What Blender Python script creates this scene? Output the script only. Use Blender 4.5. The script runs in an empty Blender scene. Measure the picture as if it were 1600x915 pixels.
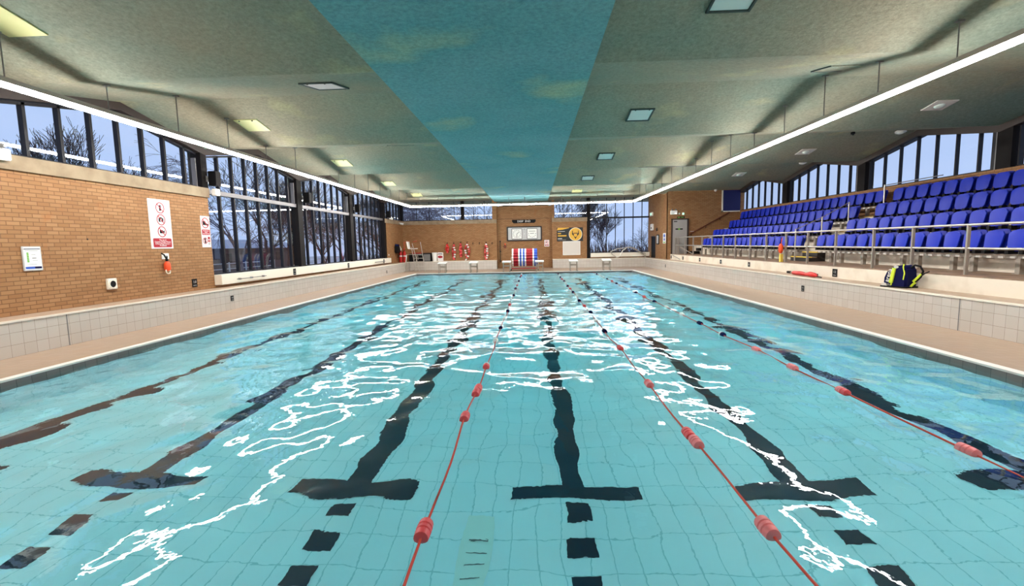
import bpy, math, random
import numpy as np
from mathutils import Vector, Matrix
random.seed(7)
S = bpy.context.scene
COL = S.collection
PI = math.pi
# ---------------------------------------------------------------- materials
def lin(c):
    c = c / 255.0
    return c / 12.92 if c <= 0.04045 else ((c + 0.055) / 1.055) ** 2.4
def rgb(r, g, b): return (lin(r), lin(g), lin(b), 1.0)
class NT:
    def __init__(s, name):
        s.m = bpy.data.materials.new(name); s.m.use_nodes = True
        s.t = s.m.node_tree; s.t.nodes.clear()
        s.out = s.t.nodes.new('ShaderNodeOutputMaterial')
    def n(s, typ, **kw):
        nd = s.t.nodes.new(typ)
        for k, v in kw.items():
            if k in nd.inputs: nd.inputs[k].default_value = v
            else: setattr(nd, k, v)
        return nd
    def l(s, a, b): s.t.links.new(a, b)
def noise_mix(nt, base, scale, c2, lo=.4, hi=.7, detail=4, vec=None):
    tc = nt.n('ShaderNodeTexCoord')
    nz = nt.n('ShaderNodeTexNoise', Scale=scale, Detail=float(detail))
    nt.l(vec if vec is not None else tc.outputs['Object'], nz.inputs['Vector'])
    mr = nt.n('ShaderNodeMapRange'); mr.inputs['From Min'].default_value = lo; mr.inputs['From Max'].default_value = hi
    nt.l(nz.outputs['Fac'], mr.inputs['Value'])
    mx = nt.n('ShaderNodeMix', data_type='RGBA')
    nt.l(mr.outputs[0], mx.inputs['Factor'])
    if isinstance(base, tuple): mx.inputs['A'].default_value = base
    else: nt.l(base, mx.inputs[6])
    mx.inputs[7].default_value = c2
    if isinstance(base, tuple): mx.inputs[6].default_value = base
    return mx.outputs[2]
def mat(name, col, rough=.5, metal=0., noise=None, bump=None, spec=.5, coat=0.):
    nt = NT(name); p = nt.n('ShaderNodeBsdfPrincipled')
    p.inputs['Roughness'].default_value = rough; p.inputs['Metallic'].default_value = metal
    p.inputs['Specular IOR Level'].default_value = spec; p.inputs['Coat Weight'].default_value = coat
    if noise:
        sc, c2, lo, hi = noise
        nt.l(noise_mix(nt, col, sc, c2, lo, hi), p.inputs['Base Color'])
    else: p.inputs['Base Color'].default_value = col
    if bump:
        tc = nt.n('ShaderNodeTexCoord'); nz = nt.n('ShaderNodeTexNoise', Scale=bump[0], Detail=3.)
        nt.l(tc.outputs['Object'], nz.inputs['Vector'])
        b = nt.n('ShaderNodeBump', Strength=bump[1], Distance=bump[2]); nt.l(nz.outputs['Fac'], b.inputs['Height'])
        nt.l(b.outputs[0], p.inputs['Normal'])
    nt.l(p.outputs[0], nt.out.inputs[0]); return nt.m
def emit(name, col, st):
    nt = NT(name); e = nt.n('ShaderNodeEmission', Color=col, Strength=st); nt.l(e.outputs[0], nt.out.inputs[0]); return nt.m
def plane_vec(nt, axis):
    """object coordinates with the wall plane laid on x,y: axis 'x' -> (Y,Z), 'y' -> (X,Z), 'z' -> (X,Y)"""
    tc = nt.n('ShaderNodeTexCoord'); sp = nt.n('ShaderNodeSeparateXYZ'); cb = nt.n('ShaderNodeCombineXYZ')
    nt.l(tc.outputs['Object'], sp.inputs[0])
    a, b = {'x': (1, 2), 'y': (0, 2), 'z': (0, 1), 'w': (1, 0)}[axis]
    nt.l(sp.outputs[a], cb.inputs[0]); nt.l(sp.outputs[b], cb.inputs[1])
    return cb.outputs[0]
def brick_mat(name, axis, c1, c2, mortar, bw=.225, bh=.075, ms=.008, rough=.75, offset=.5, spot=None, bumpd=.004, bias=0.):
    nt = NT(name); v = plane_vec(nt, axis)
    br = nt.n('ShaderNodeTexBrick'); br.offset = offset
    nt.l(v, br.inputs['Vector'])
    br.inputs['Color1'].default_value = c1; br.inputs['Color2'].default_value = c2; br.inputs['Mortar'].default_value = mortar
    br.inputs['Scale'].default_value = 1.; br.inputs['Mortar Size'].default_value = ms; br.inputs['Mortar Smooth'].default_value = .2
    br.inputs['Brick Width'].default_value = bw; br.inputs['Row Height'].default_value = bh; br.inputs['Bias'].default_value = bias
    colr = br.outputs['Color']
    if spot: colr = noise_mix(nt, colr, spot[0], spot[1], spot[2], spot[3])
    p = nt.n('ShaderNodeBsdfPrincipled', Roughness=rough); nt.l(colr, p.inputs['Base Color'])
    b = nt.n('ShaderNodeBump', Strength=.6, Distance=bumpd); b.invert = True
    nt.l(br.outputs['Fac'], b.inputs['Height']); nt.l(b.outputs[0], p.inputs['Normal'])
    nt.l(p.outputs[0], nt.out.inputs[0]); return nt.m
BR1, BR2, BRM = rgb(165, 122, 79), rgb(148, 104, 63), rgb(122, 84, 51)
M = {}
for ax in 'xy':
    M['brick_' + ax] = brick_mat('tan_brick_' + ax, ax, BR1, BR2, BRM, spot=(2.3, rgb(160, 98, 50), .62, .85))
TL1, TL2, TLM = rgb(202, 194, 185), rgb(196, 187, 177), rgb(152, 138, 124)
for ax in 'xy':
    M['tile_' + ax] = brick_mat('cream_wall_tile_' + ax, ax, TL1, TL2, TLM, .2, .2, .003, .25, 0., bumpd=.001)
M['deck'] = brick_mat('beige_deck_tile', 'z', rgb(172, 150, 129), rgb(166, 143, 122), rgb(154, 130, 109), .15, .15, .003, .45, 0., (3., rgb(172, 144, 118), .5, .8), .001)
M['coping'] = mat('white_coping', rgb(246, 240, 232), .4)
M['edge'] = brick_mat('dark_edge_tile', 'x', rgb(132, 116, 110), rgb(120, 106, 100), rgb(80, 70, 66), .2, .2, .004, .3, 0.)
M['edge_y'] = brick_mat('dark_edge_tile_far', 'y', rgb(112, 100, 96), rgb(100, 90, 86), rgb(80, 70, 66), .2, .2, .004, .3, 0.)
PT1, PT2, PTM = rgb(240, 252, 255), rgb(232, 250, 254), rgb(188, 220, 224)
M['pool_floor'] = brick_mat('pool_floor_tile', 'z', PT1, PT2, PTM, .2, .37, .005, .5, 0., bumpd=.0005)
M['pool_x'] = brick_mat('pool_side_tile', 'x', PT1, PT2, PTM, .2, .2, .004, .5, 0., bumpd=.0005)
M['pool_y'] = brick_mat('pool_end_tile', 'y', PT1, PT2, PTM, .2, .2, .004, .5, 0., bumpd=.0005)
M['navy_tile'] = mat('navy_line_tile', rgb(4, 12, 44), .5)
M['pale_strip'] = mat('pale_ruled_strip', rgb(236, 246, 240), .5)
M['concrete'] = mat('painted_concrete', rgb(158, 138, 112), .8, noise=(3., rgb(134, 114, 90), .4, .7))
M['dark_wood'] = mat('dark_fascia', rgb(52, 40, 34), .6)
M['dark_frame'] = mat('dark_frame', rgb(20, 18, 24), .5, spec=.3)
M['grey_frame'] = mat('grey_metal_frame', rgb(112, 108, 108), .45, .3)
M['column'] = mat('dark_column', rgb(20, 15, 14), .7, spec=.2)
M['cream'] = mat('cream_paint', rgb(238, 230, 214), .45)
M['riser'] = mat('cream_riser', rgb(228, 216, 198), .6, noise=(2., rgb(206, 190, 168), .45, .75))
M['ledge_top'] = mat('worn_beige_ledge_top', rgb(176, 154, 132), .5, noise=(2., rgb(150, 124, 100), .5, .75))
M['stand_top'] = mat('worn_brown_stand_floor', rgb(150, 122, 98), .6, noise=(4., rgb(116, 94, 76), .4, .7))
M['yellow'] = mat('yellow_nosing', rgb(226, 190, 72), .6)
M['black'] = mat('black_plastic', rgb(12, 11, 12), .6, spec=.2)
M['step'] = mat('dark_step', rgb(34, 28, 26), .6)
M['steel'] = mat('brushed_steel', rgb(200, 194, 184), .32, .85)
M['dull_steel'] = mat('dull_grey_metal', rgb(158, 148, 136), .5, .4)
M['white'] = mat('white_plastic', rgb(240, 238, 232), .4)
M['offwhite'] = mat('offwhite_panel', rgb(214, 206, 196), .5)
M['grey_door'] = mat('grey_door_paint', rgb(164, 158, 152), .5)
M['seat'] = mat('blue_seat_plastic', rgb(1, 25, 146), .5, noise=(1.5, rgb(1, 19, 122), .4, .7), spec=.25)
M['seat_pan'] = mat('blue_seat_pan_plastic', rgb(3, 38, 172), .45, spec=.3)
M['blue_panel'] = mat('navy_blue_panel', rgb(16, 24, 92), .5)
M['red'] = mat('red_plastic', rgb(206, 30, 26), .4)
M['sign_red'] = mat('sign_red', rgb(166, 18, 36), .5)
M['sign_white'] = mat('sign_white', rgb(240, 234, 232), .5)
M['orange'] = mat('orange_fabric', rgb(232, 78, 30), .6)
M['pink'] = mat('faded_pink_float', rgb(240, 132, 134), .5)
M['float_red'] = mat('coral_red_float', rgb(232, 84, 88), .45)
M['rope'] = mat('red_rope', rgb(206, 66, 48), .7)
M['navy'] = mat('navy_fabric', rgb(12, 14, 66), .8, spec=.2)
M['lime'] = mat('lime_fabric', rgb(216, 234, 60), .6)
M['blue'] = mat('blue_plastic', rgb(30, 84, 190), .4)
M['brown_rail'] = mat('brown_handrail', rgb(92, 44, 24), .5)
M['gold'] = mat('poster_gold', rgb(226, 172, 50), .5)
M['dark_green'] = mat('poster_black_green', rgb(18, 22, 18), .5)
M['light_grey'] = mat('light_grey_panel', rgb(196, 194, 192), .4)
M['mid_grey'] = mat('mid_grey_plastic', rgb(120, 118, 116), .5)
M['green_led'] = emit('green_running_light', (.25, 1., .4, 1), 3.)
M['white_led'] = emit('warm_indicator', (1., .95, .8, 1), 2.5)
M['green'] = mat('sign_green', rgb(104, 170, 50), .5)
M['dim_yellow'] = mat('yellowed_diffuser', rgb(206, 204, 142), .5)
M['dim_white'] = mat('frosted_diffuser', rgb(196, 206, 200), .4)
M['panel_frame'] = mat('panel_frame_dark', rgb(40, 60, 58), .5)
M['dirty_pink'] = mat('greyish_pink_diffuser', rgb(206, 188, 186), .5)
M['strip'] = emit('led_strip_diffuser', (1., .97, .945, 1), 88.)
M['bark'] = mat('winter_bark', rgb(58, 48, 54), .9)
M['bark2'] = mat('pale_birch_bark', rgb(104, 96, 106), .9)
M['ground'] = mat('wintry_ground', rgb(205, 207, 212), .9, noise=(.3, rgb(120, 128, 116), .45, .65))
M['roof'] = mat('pale_roof', rgb(168, 172, 186), .8)
M['building'] = mat('grey_brick_building', rgb(84, 72, 74), .8)
M['bag'] = mat('printed_bag', rgb(236, 230, 226), .6)
# ceiling
def ceil_mat(name, c1, c2, c3, sc1, sc2):
    nt = NT(name); a = noise_mix(nt, c1, sc1, c2, .38, .68)
    tc = nt.n('ShaderNodeTexCoord')
    fine = nt.n('ShaderNodeTexNoise', Scale=16., Detail=8., Roughness=.8); nt.l(tc.outputs['Object'], fine.inputs['Vector'])
    b = noise_mix(nt, a, sc2, c3, .6, .78)
    mr = nt.n('ShaderNodeMapRange'); mr.inputs['From Min'].default_value = .3; mr.inputs['From Max'].default_value = .7
    mr.inputs['To Min'].default_value = .62; mr.inputs['To Max'].default_value = 1.22
    nt.l(fine.outputs['Fac'], mr.inputs['Value'])
    mu = nt.n('ShaderNodeMix', data_type='RGBA', blend_type='MULTIPLY'); mu.inputs['Factor'].default_value = 1.
    nt.l(b, mu.inputs[6]); nt.l(mr.outputs[0], mu.inputs[7])
    p = nt.n('ShaderNodeBsdfPrincipled', Roughness=.9); p.inputs['Specular IOR Level'].default_value = .15
    nt.l(mu.outputs[2], p.inputs['Base Color'])
    bp = nt.n('ShaderNodeBump', Strength=.8, Distance=.02); nt.l(fine.outputs['Fac'], bp.inputs['Height']); nt.l(bp.outputs[0], p.inputs['Normal'])
    nt.l(p.outputs[0], nt.out.inputs[0]); return nt.m
M['ceiling'] = ceil_mat('rough_sprayed_ceiling', rgb(158, 149, 128), rgb(126, 143, 130), rgb(184, 172, 134), .3, .8)
M['soffit'] = ceil_mat('teal_soffit', rgb(118, 166, 170), rgb(98, 158, 162), rgb(170, 184, 150), .5, .5)
# glass
def glass_mat():
    nt = NT('window_glass'); tr = nt.n('ShaderNodeBsdfTransparent', Color=(.94, .97, 1., 1)); gl = nt.n('ShaderNodeBsdfGlossy', Roughness=.0)
    lw = nt.n('ShaderNodeLayerWeight', Blend=.5); pw_ = nt.n('ShaderNodeMath', operation='POWER'); pw_.inputs[1].default_value = 4.
    nt.l(lw.outputs['Facing'], pw_.inputs[0]); fr = nt.n('ShaderNodeMath', operation='MULTIPLY_ADD'); nt.l(pw_.outputs[0], fr.inputs[0])
    fr.inputs[1].default_value = .9; fr.inputs[2].default_value = .07; mx = nt.n('ShaderNodeMixShader')
    nt.l(fr.outputs[0], mx.inputs[0]); nt.l(tr.outputs[0], mx.inputs[1]); nt.l(gl.outputs[0], mx.inputs[2]); nt.l(mx.outputs[0], nt.out.inputs[0]); return nt.m
M['glass'] = glass_mat()
def water_mat():
    nt = NT('pool_water'); g = nt.n('ShaderNodeBsdfGlass', IOR=1.33, Roughness=0.)
    tc = nt.n('ShaderNodeTexCoord'); nz = nt.n('ShaderNodeTexNoise', Scale=11., Detail=2.); nt.l(tc.outputs['Object'], nz.inputs['Vector'])
    sp = nt.n('ShaderNodeSeparateXYZ'); nt.l(tc.outputs['Object'], sp.inputs[0])
    mr = nt.n('ShaderNodeMapRange'); nt.l(sp.outputs[1], mr.inputs['Value'])
    mr.inputs['From Min'].default_value = 4.; mr.inputs['From Max'].default_value = 13.; mr.inputs['To Min'].default_value = .12; mr.inputs['To Max'].default_value = .55
    b = nt.n('ShaderNodeBump', Strength=.5, Distance=.010); nt.l(nz.outputs['Fac'], b.inputs['Height']); nt.l(mr.outputs[0], b.inputs['Strength']); nt.l(b.outputs[0], g.inputs['Normal'])
    va = nt.n('ShaderNodeVolumeAbsorption', Color=(.0, .90, .975, 1), Density=WATER_DENS)
    nt.l(g.outputs[0], nt.out.inputs[0]); nt.l(va.outputs[0], nt.out.inputs[1]); return nt.m
WATER_DENS = .26
M['water'] = water_mat()
# ---------------------------------------------------------------- mesh builder
class MB:
    def __init__(s): s.v = []; s.f = []; s.mi = []; s.mats = []; s.cur = 0
    def use(s, m):
        m = M[m] if isinstance(m, str) else m
        if m not in s.mats: s.mats.append(m)
        s.cur = s.mats.index(m); return s
    def add(s, vs, fs):
        k = len(s.v); s.v += [tuple(p) for p in vs]
        for f in fs: s.f.append([k + i for i in f]); s.mi.append(s.cur)
        return s
    def box(s, x0, x1, y0, y1, z0, z1):
        x0, x1 = min(x0, x1), max(x0, x1); y0, y1 = min(y0, y1), max(y0, y1); z0, z1 = min(z0, z1), max(z0, z1)
        return s.add([(x0,y0,z0),(x1,y0,z0),(x1,y1,z0),(x0,y1,z0),(x0,y0,z1),(x1,y0,z1),(x1,y1,z1),(x0,y1,z1)],
              [(3,2,1,0),(4,5,6,7),(0,1,5,4),(1,2,6,5),(2,3,7,6),(3,0,4,7)])
    def tube(s, pts, r, n=8, cap=True):
        pts = [Vector(p) for p in pts]; rs = r if isinstance(r, (list, tuple)) else [r] * len(pts)
        k = len(s.v); up = None
        for i, p in enumerate(pts):
            d = (pts[min(i + 1, len(pts) - 1)] - pts[max(i - 1, 0)])
            d = d.normalized() if d.length > 1e-9 else Vector((0, 0, 1))
            if up is None:
                up = Vector((0, 0, 1)) if abs(d.z) < .9 else Vector((1, 0, 0))
            a = d.cross(up).normalized(); b = a.cross(d).normalized(); up = b
            for j in range(n):
                t = 2 * PI * j / n
                s.v.append(tuple(p + (a * math.cos(t) + b * math.sin(t)) * rs[i]))
        for i in range(len(pts) - 1):
            for j in range(n):
                s.f.append([k + i*n + j, k + i*n + (j+1) % n, k + (i+1)*n + (j+1) % n, k + (i+1)*n + j]); s.mi.append(s.cur)
        if cap:
            s.f.append([k + j for j in reversed(range(n))]); s.mi.append(s.cur)
            s.f.append([k + (len(pts)-1)*n + j for j in range(n)]); s.mi.append(s.cur)
        return s
    def prism(s, poly, y0, y1, axis='y'):
        """polygon (a,b) extruded; axis 'y': (x,z) along y; 'x': (y,z) along x; 'z': (x,y) along z"""
        f = {'y': lambda a, b, c: (a, c, b), 'x': lambda a, b, c: (c, a, b), 'z': lambda a, b, c: (a, b, c)}[axis]
        n = len(poly); vs = [f(a, b, y0) for a, b in poly] + [f(a, b, y1) for a, b in poly]
        fs = [list(range(n))[::-1], list(range(n, 2*n))] + [(i, (i+1) % n, n + (i+1) % n, n + i) for i in range(n)]
        return s.add(vs, fs)
    def ring(s, cx, cz, r0, r1, y0, y1, n=32):
        k = len(s.v)
        for (r, y) in ((r0, y0), (r1, y0), (r1, y1), (r0, y1)):
            for i in range(n):
                t = 2*PI*i/n; s.v.append((cx + r*math.cos(t), y, cz + r*math.sin(t)))
        for a, b in ((0, 1), (1, 2), (2, 3), (3, 0)):
            for i in range(n):
                s.f.append([k + a*n + i, k + a*n + (i+1) % n, k + b*n + (i+1) % n, k + b*n + i]); s.mi.append(s.cur)
        return s
    def disc(s, cx, cz, r, y0, y1, n=32, sx=1.):
        return s.prism([(cx + sx*r*math.cos(2*PI*i/n), cz + r*math.sin(2*PI*i/n)) for i in range(n)], y0, y1)
    def ball(s, c, r, n=12, m=8, sc=(1, 1, 1)):
        vs = []; fs = []
        for i in range(m + 1):
            a = PI * i / m
            for j in range(n):
                b = 2*PI*j/n
                vs.append((c[0] + r*sc[0]*math.sin(a)*math.cos(b), c[1] + r*sc[1]*math.sin(a)*math.sin(b), c[2] + r*sc[2]*math.cos(a)))
        for i in range(m):
            for j in range(n): fs.append((i*n + j, (i+1)*n + j, (i+1)*n + (j+1) % n, i*n + (j+1) % n))
        return s.add(vs, fs)
    def build(s, name, parent=None, smooth=False, bevel=0.):
        me = bpy.data.meshes.new(name); me.from_pydata(s.v, [], s.f)
        for m in s.mats: me.materials.append(m)
        if s.mats: me.polygons.foreach_set('material_index', s.mi)
        import bmesh
        bm = bmesh.new(); bm.from_mesh(me); bmesh.ops.recalc_face_normals(bm, faces=bm.faces)
        if bevel: bmesh.ops.bevel(bm, geom=[e for e in bm.edges if e.is_manifold and e.calc_face_angle(0) > .6], offset=bevel, segments=2, affect='EDGES', clamp_overlap=True)
        bm.to_mesh(me); bm.free()
        if smooth:
            me.polygons.foreach_set('use_smooth', [True]*len(me.polygons)); me.set_sharp_from_angle(angle=math.radians(40))
        me.update()
        o = bpy.data.objects.new(name, me); COL.objects.link(o)
        if parent: o.parent = parent
        return o
def mb(m): return MB().use(m)
def thing(name, label, cat, loc=(0, 0, 0), rz=0., group=None):
    o = bpy.data.objects.new(name, None); COL.objects.link(o); o.location = loc; o.rotation_euler = (0, 0, rz)
    o.empty_display_size = .1
    o['label'] = label; o['category'] = cat
    if group: o['group'] = group
    return o
def tag(o, label, cat, group=None, kind=None):
    o['label'] = label; o['category'] = cat
    if group: o['group'] = group
    if kind: o['kind'] = kind
    return o
def struct(o, label=None):
    o['kind'] = 'structure'
    if label: o['label'] = label; o['category'] = 'structure'
    return o
def sempty(name, label=None):
    o = bpy.data.objects.new(name, None); COL.objects.link(o); return struct(o, label)
def copy_tree(o, parent=None):
    c = o.copy(); COL.objects.link(c)
    if parent: c.parent = parent
    for ch in o.children: copy_tree(ch, c)
    return c
def text(body, size, x, z, parent, m, y=-.02, name='lettering', align='CENTER', sx=1., rot=0., ext=.001):
    cu = bpy.data.curves.new(name, 'FONT'); cu.body = body; cu.size = size; cu.align_x = align; cu.align_y = 'CENTER'
    cu.extrude = ext; cu.resolution_u = 3; cu.materials.append(M[m])
    cu.space_line = .9
    o = bpy.data.objects.new(name, cu); COL.objects.link(o); o.parent = parent
    o.location = (x, y, z); o.rotation_euler = (PI/2, 0, 0); o.scale = (sx, 1, 1)
    if rot: o.rotation_euler = (PI/2, rot, 0)
    bpy.context.view_layer.update()
    me = bpy.data.meshes.new_from_object(o.evaluated_get(bpy.context.evaluated_depsgraph_get()))
    n_ = bpy.data.objects.new(name, me); COL.objects.link(n_); n_.parent = parent
    n_.location = o.location; n_.rotation_euler = o.rotation_euler; n_.scale = o.scale
    bpy.data.objects.remove(o); bpy.data.curves.remove(cu)
    return n_
L90, R90 = PI/2, -PI/2      # facing +X (on the left wall), facing -X (on right-hand faces)
# ---------------------------------------------------------------- key dimensions
XL, XR, YN, YF, ZW = -7.08, 5.84, 1.2, 28.4, -.10
XW, XB, XRW = -9.1, -8.5, 12.05         # left wall, left bench face, right window wall
YB, BH = 33.0, .60                      # far wall, bench height
VAL, RID, P0, PW = 4.47, 4.97, 2.5, 5.3
def ceil_z(y):
    t = ((y - P0) / PW) % 1.; return VAL + (RID - VAL) * (1 - abs(2*t - 1))
COLY = [P0 + PW*i for i in range(0, 6)]  # 2.5 7.8 13.1 18.4 23.7 29.0
NEAR = -2.8
# ---------------------------------------------------------------- setting: floor, pool
f = mb('deck')
f.box(-9.4, XL-.14, NEAR, 33.6, -.3, 0).box(XR+.14, 7.6, NEAR, 33.6, -.3, 0).box(XL-.14, XR+.14, NEAR, YN-.14, -.3, 0).box(XL-.14, XR+.14, YF+.14, 33.6, -.3, 0)
f.box(-9.4, XL-.3, 33.6, 33.9, -.3, 0)
struct(f.build('floor'), 'beige tiled pool deck around the water')
def slope(y):   # depth of the pool floor under the deck
    return float(np.interp(y, [4.5, 10., 20.], [-1.32, -1.6, -2.2]))
c = mb('coping')
c.box(XL-.14, XL, YN-.14, YF+.14, -.05, .006).box(XR, XR+.14, YN-.14, YF+.14, -.05, .006).box(XL, XR, YN-.14, YN, -.05, .006).box(XL, XR, YF, YF+.14, -.05, .006)
struct(c.build('trim_1'), 'white coping strip round the pool edge')
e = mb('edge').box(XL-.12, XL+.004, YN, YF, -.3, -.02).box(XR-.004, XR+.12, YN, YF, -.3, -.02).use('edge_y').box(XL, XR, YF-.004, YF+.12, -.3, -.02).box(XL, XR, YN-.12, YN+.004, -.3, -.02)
struct(e.build('trim_2'), 'dark tile band at the waterline')
pw = mb('pool_x')
pw.add([(XL, YN, -3.9), (XL, YF, -3.9), (XL, YF, -.2), (XL, YN, -.2)], [(0, 1, 2, 3)])
pw.add([(XR, YN, -3.9), (XR, YF, -3.9), (XR, YF, -.2), (XR, YN, -.2)], [(3, 2, 1, 0)])
pw.use('pool_y')
pw.add([(XL, YF, -3.9), (XR, YF, -3.9), (XR, YF, -.2), (XL, YF, -.2)], [(0, 1, 2, 3)])
pw.add([(XL, YN, -3.9), (XR, YN, -3.9), (XR, YN, -.2), (XL, YN, -.2)], [(3, 2, 1, 0)])
pw.use('pool_floor')
ys = [YN, 4.5, 10., 20., YF]
pw.add([(x, y, slope(y)) for y in ys for x in (XL, XR)], [(2*i, 2*i+1, 2*i+3, 2*i+2) for i in range(4)])
struct(pw.build('wall_pool_basin'), 'pale tiled pool basin under the water')
LANE = [-6.03, -3.9, -1.77, .355, 2.48, 4.61]
lm = mb('navy_tile')
def floorstrip(x0, x1, y0, y1, up=.004):
    yy = [y0] + [y for y in (4.5, 10., 20.) if y0 < y < y1] + [y1]
    lm.add([(x, y, slope(y) + up) for y in yy for x in (x0, x1)], [(2*i, 2*i+1, 2*i+3, 2*i+2) for i in range(len(yy)-1)])
for x in LANE:
    floorstrip(x-.125, x+.125, 4.28, 26.4); floorstrip(x-.6, x+.6, 4.18, 4.42, .006); floorstrip(x-.5, x+.5, 26.4, 26.65, .006)
    for y in (3.90, 3.50, 3.12, 2.75): floorstrip(x-.11, x+.11, y, y+.2)
struct(lm.build('floor_lane_lines'), 'navy lane lines and T marks on the pool floor')
lm = mb('pale_strip'); floorstrip(-.62, -.38, YN, 4.0, .005)  # pale strip with grey cross ticks drawn on the pool floor
lm.use('mid_grey')
for i in range(18): floorstrip(-.57, -.43, 1.3 + i*.14, 1.312 + i*.14, .009)
struct(lm.build('floor_ruled_strip'), 'pale ruled strip on the pool floor')
# water surface
rng = np.random.default_rng(5)
sx, sy = .05, .05
gx = np.linspace(XL+.004, XR-.004, int((XR-XL)/sx)); gy = np.linspace(YN+.004, YF-.004, int((YF-YN)/sy))
X, Y = np.meshgrid(gx, gy)
Z = np.zeros_like(X)
NWV = 90
for i in range(NWV):
    lam = math.exp(rng.uniform(math.log(.28), math.log(2.6))); k = 2*PI/lam; th = rng.uniform(0, 2*PI); ph = rng.uniform(0, 2*PI)
    sl = .072*math.sqrt(2./NWV) * (1.25 if lam < .9 else .8)
    Z += sl/k*np.sin(k*(X*math.cos(th) + Y*math.sin(th)) + ph)
Z *= np.clip(.62 + (Y - 3.)/14., .55, 1.12)
nx, ny = len(gx), len(gy)
verts = np.stack([X.ravel(), Y.ravel(), ZW + Z.ravel()], 1)
idx = np.arange(nx*ny).reshape(ny, nx)
faces = np.stack([idx[:-1, :-1].ravel(), idx[:-1, 1:].ravel(), idx[1:, 1:].ravel(), idx[1:, :-1].ravel()], 1)
me = bpy.data.meshes.new('water'); me.vertices.add(len(verts)); me.vertices.foreach_set('co', verts.ravel())
me.loops.add(faces.size); me.loops.foreach_set('vertex_index', faces.ravel())
me.polygons.add(len(faces)); me.polygons.foreach_set('loop_start', np.arange(0, faces.size, 4)); me.polygons.foreach_set('loop_total', np.full(len(faces), 4))
me.update(calc_edges=True); me.polygons.foreach_set('use_smooth', np.ones(len(faces), bool)); me.materials.append(M['water']); me.validate()
wo = bpy.data.objects.new('pool_water', me); COL.objects.link(wo); wo['kind'] = 'structure'; wo['label'] = 'rippling turquoise pool water'; wo['category'] = 'water'
# ---------------------------------------------------------------- setting: walls, ceiling
LEFTOPEN = 13.1
w = mb('brick_x'); w.box(XW-.3, XW, NEAR, LEFTOPEN, 0, 3.14).box(XW-.3, XW, 29.0, YB+.3, 0, 3.14).box(XW-.3, XW, LEFTOPEN, 29.0, 0, .67)
struct(w.build('wall_left'), 'tan brick left wall under the high windows')
w = mb('concrete').box(XW-.25, XW+.05, NEAR, 13.12, 3.14, 3.40).box(XW-.25, XW+.05, 29.0, YB, 3.14, 3.40)
struct(w.build('trim_3'), 'grey brown concrete beam on the left wall')
# far wall pieces
w = mb('brick_y').box(XW, -2.5, YB, YB+.3, 0, 3.14).box(1.32, 3.72, YB, YB+.3, 0, 3.14).box(3.72, 7.95, YB, YB+.3, 0, .67)
struct(w.build('wall_far'), 'tan brick far wall behind the deep end')
w = mb('concrete').box(XW, -2.5, YB-.04, YB+.25, 3.14, 3.40).box(1.32, 3.72, YB-.04, YB+.25, 3.14, 3.40)
struct(w.build('trim_4'), 'concrete beam on the far wall')
w = mb('brick_y').box(-2.5, 1.32, 33.35, 33.9, 0, 3.42).box(-2.5, 1.32, 33.39, 33.9, 3.44, 4.30)
w.use('dark_wood').box(-2.5, 1.32, 33.42, 33.9, 3.42, 3.44).box(-2.3, 1.1, 33.36, 33.9, 4.30, 4.38)
w.use('brick_x').box(-2.8, -2.5, 33.02, 33.9, 0, 4.8).box(1.32, 1.5, 33.32, 33.9, 0, 4.8)
struct(w.build('wall_far_pier'), 'tall brick pier under the deep end sign')
w = mb('brick_x').box(7.93, 8.15, 28.55, 31.28, 0, 4.95).box(7.93, 8.15, 32.35, 33.3, 0, 4.95).box(7.93, 8.15, 31.28, 32.35, 2.02, 4.95)
struct(w.build('wall_right_return'), 'brick side wall with the narrow dark doorway')
w = mb('brick_y').box(7.93, 12.3, 28.5, 28.75, 0, 4.97)
struct(w.build('wall_right_far'), 'brick wall at the end of the seating stand')
w = mb('brick_x').box(XRW, XRW+.3, NEAR, 28.6, 0, 3.36)
struct(w.build('wall_right'), 'brick wall behind the top row of seats')
w = mb('brick_y').box(XW, 12.3, NEAR-.3, NEAR, 0, 5.)
struct(w.build('wall_near'), 'brick wall behind the viewpoint')
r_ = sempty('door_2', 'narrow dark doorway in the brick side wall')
mb('black').box(7.96, 8.0, 31.28, 32.35, .6, 2.02).build('door_leaf_or_dark', r_)  # flat black sheet standing in for the darkness inside the doorway
mb('step').box(7.92, 8.0, 31.28, 31.33, .6, 2.02).box(7.92, 8.0, 32.30, 32.35, .6, 2.02).box(7.92, 8.0, 31.28, 32.35, 1.97, 2.02).build('door_frame', r_)
# ceiling: folded slabs
ybr = [NEAR] + [P0 + PW/2*i for i in range(-1, 13)]
ybr = sorted(set([y for y in ybr if y <= 34.4])) + [34.6]
poly = [(y, ceil_z(y) if y < 34.5 else ceil_z(34.4)) for y in ybr] + [(34.6, 5.3), (NEAR, 5.3)]
struct(mb('ceiling').prism(poly, XW-.35, XRW+.35, 'x').build('ceiling'), 'rough grey green folded ceiling')
struct(mb('soffit').box(-2.45, .98, NEAR, 31.1, 4.42, 5.0).build('ceiling_central_panel'), 'wide teal panel down the middle of the ceiling')
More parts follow.
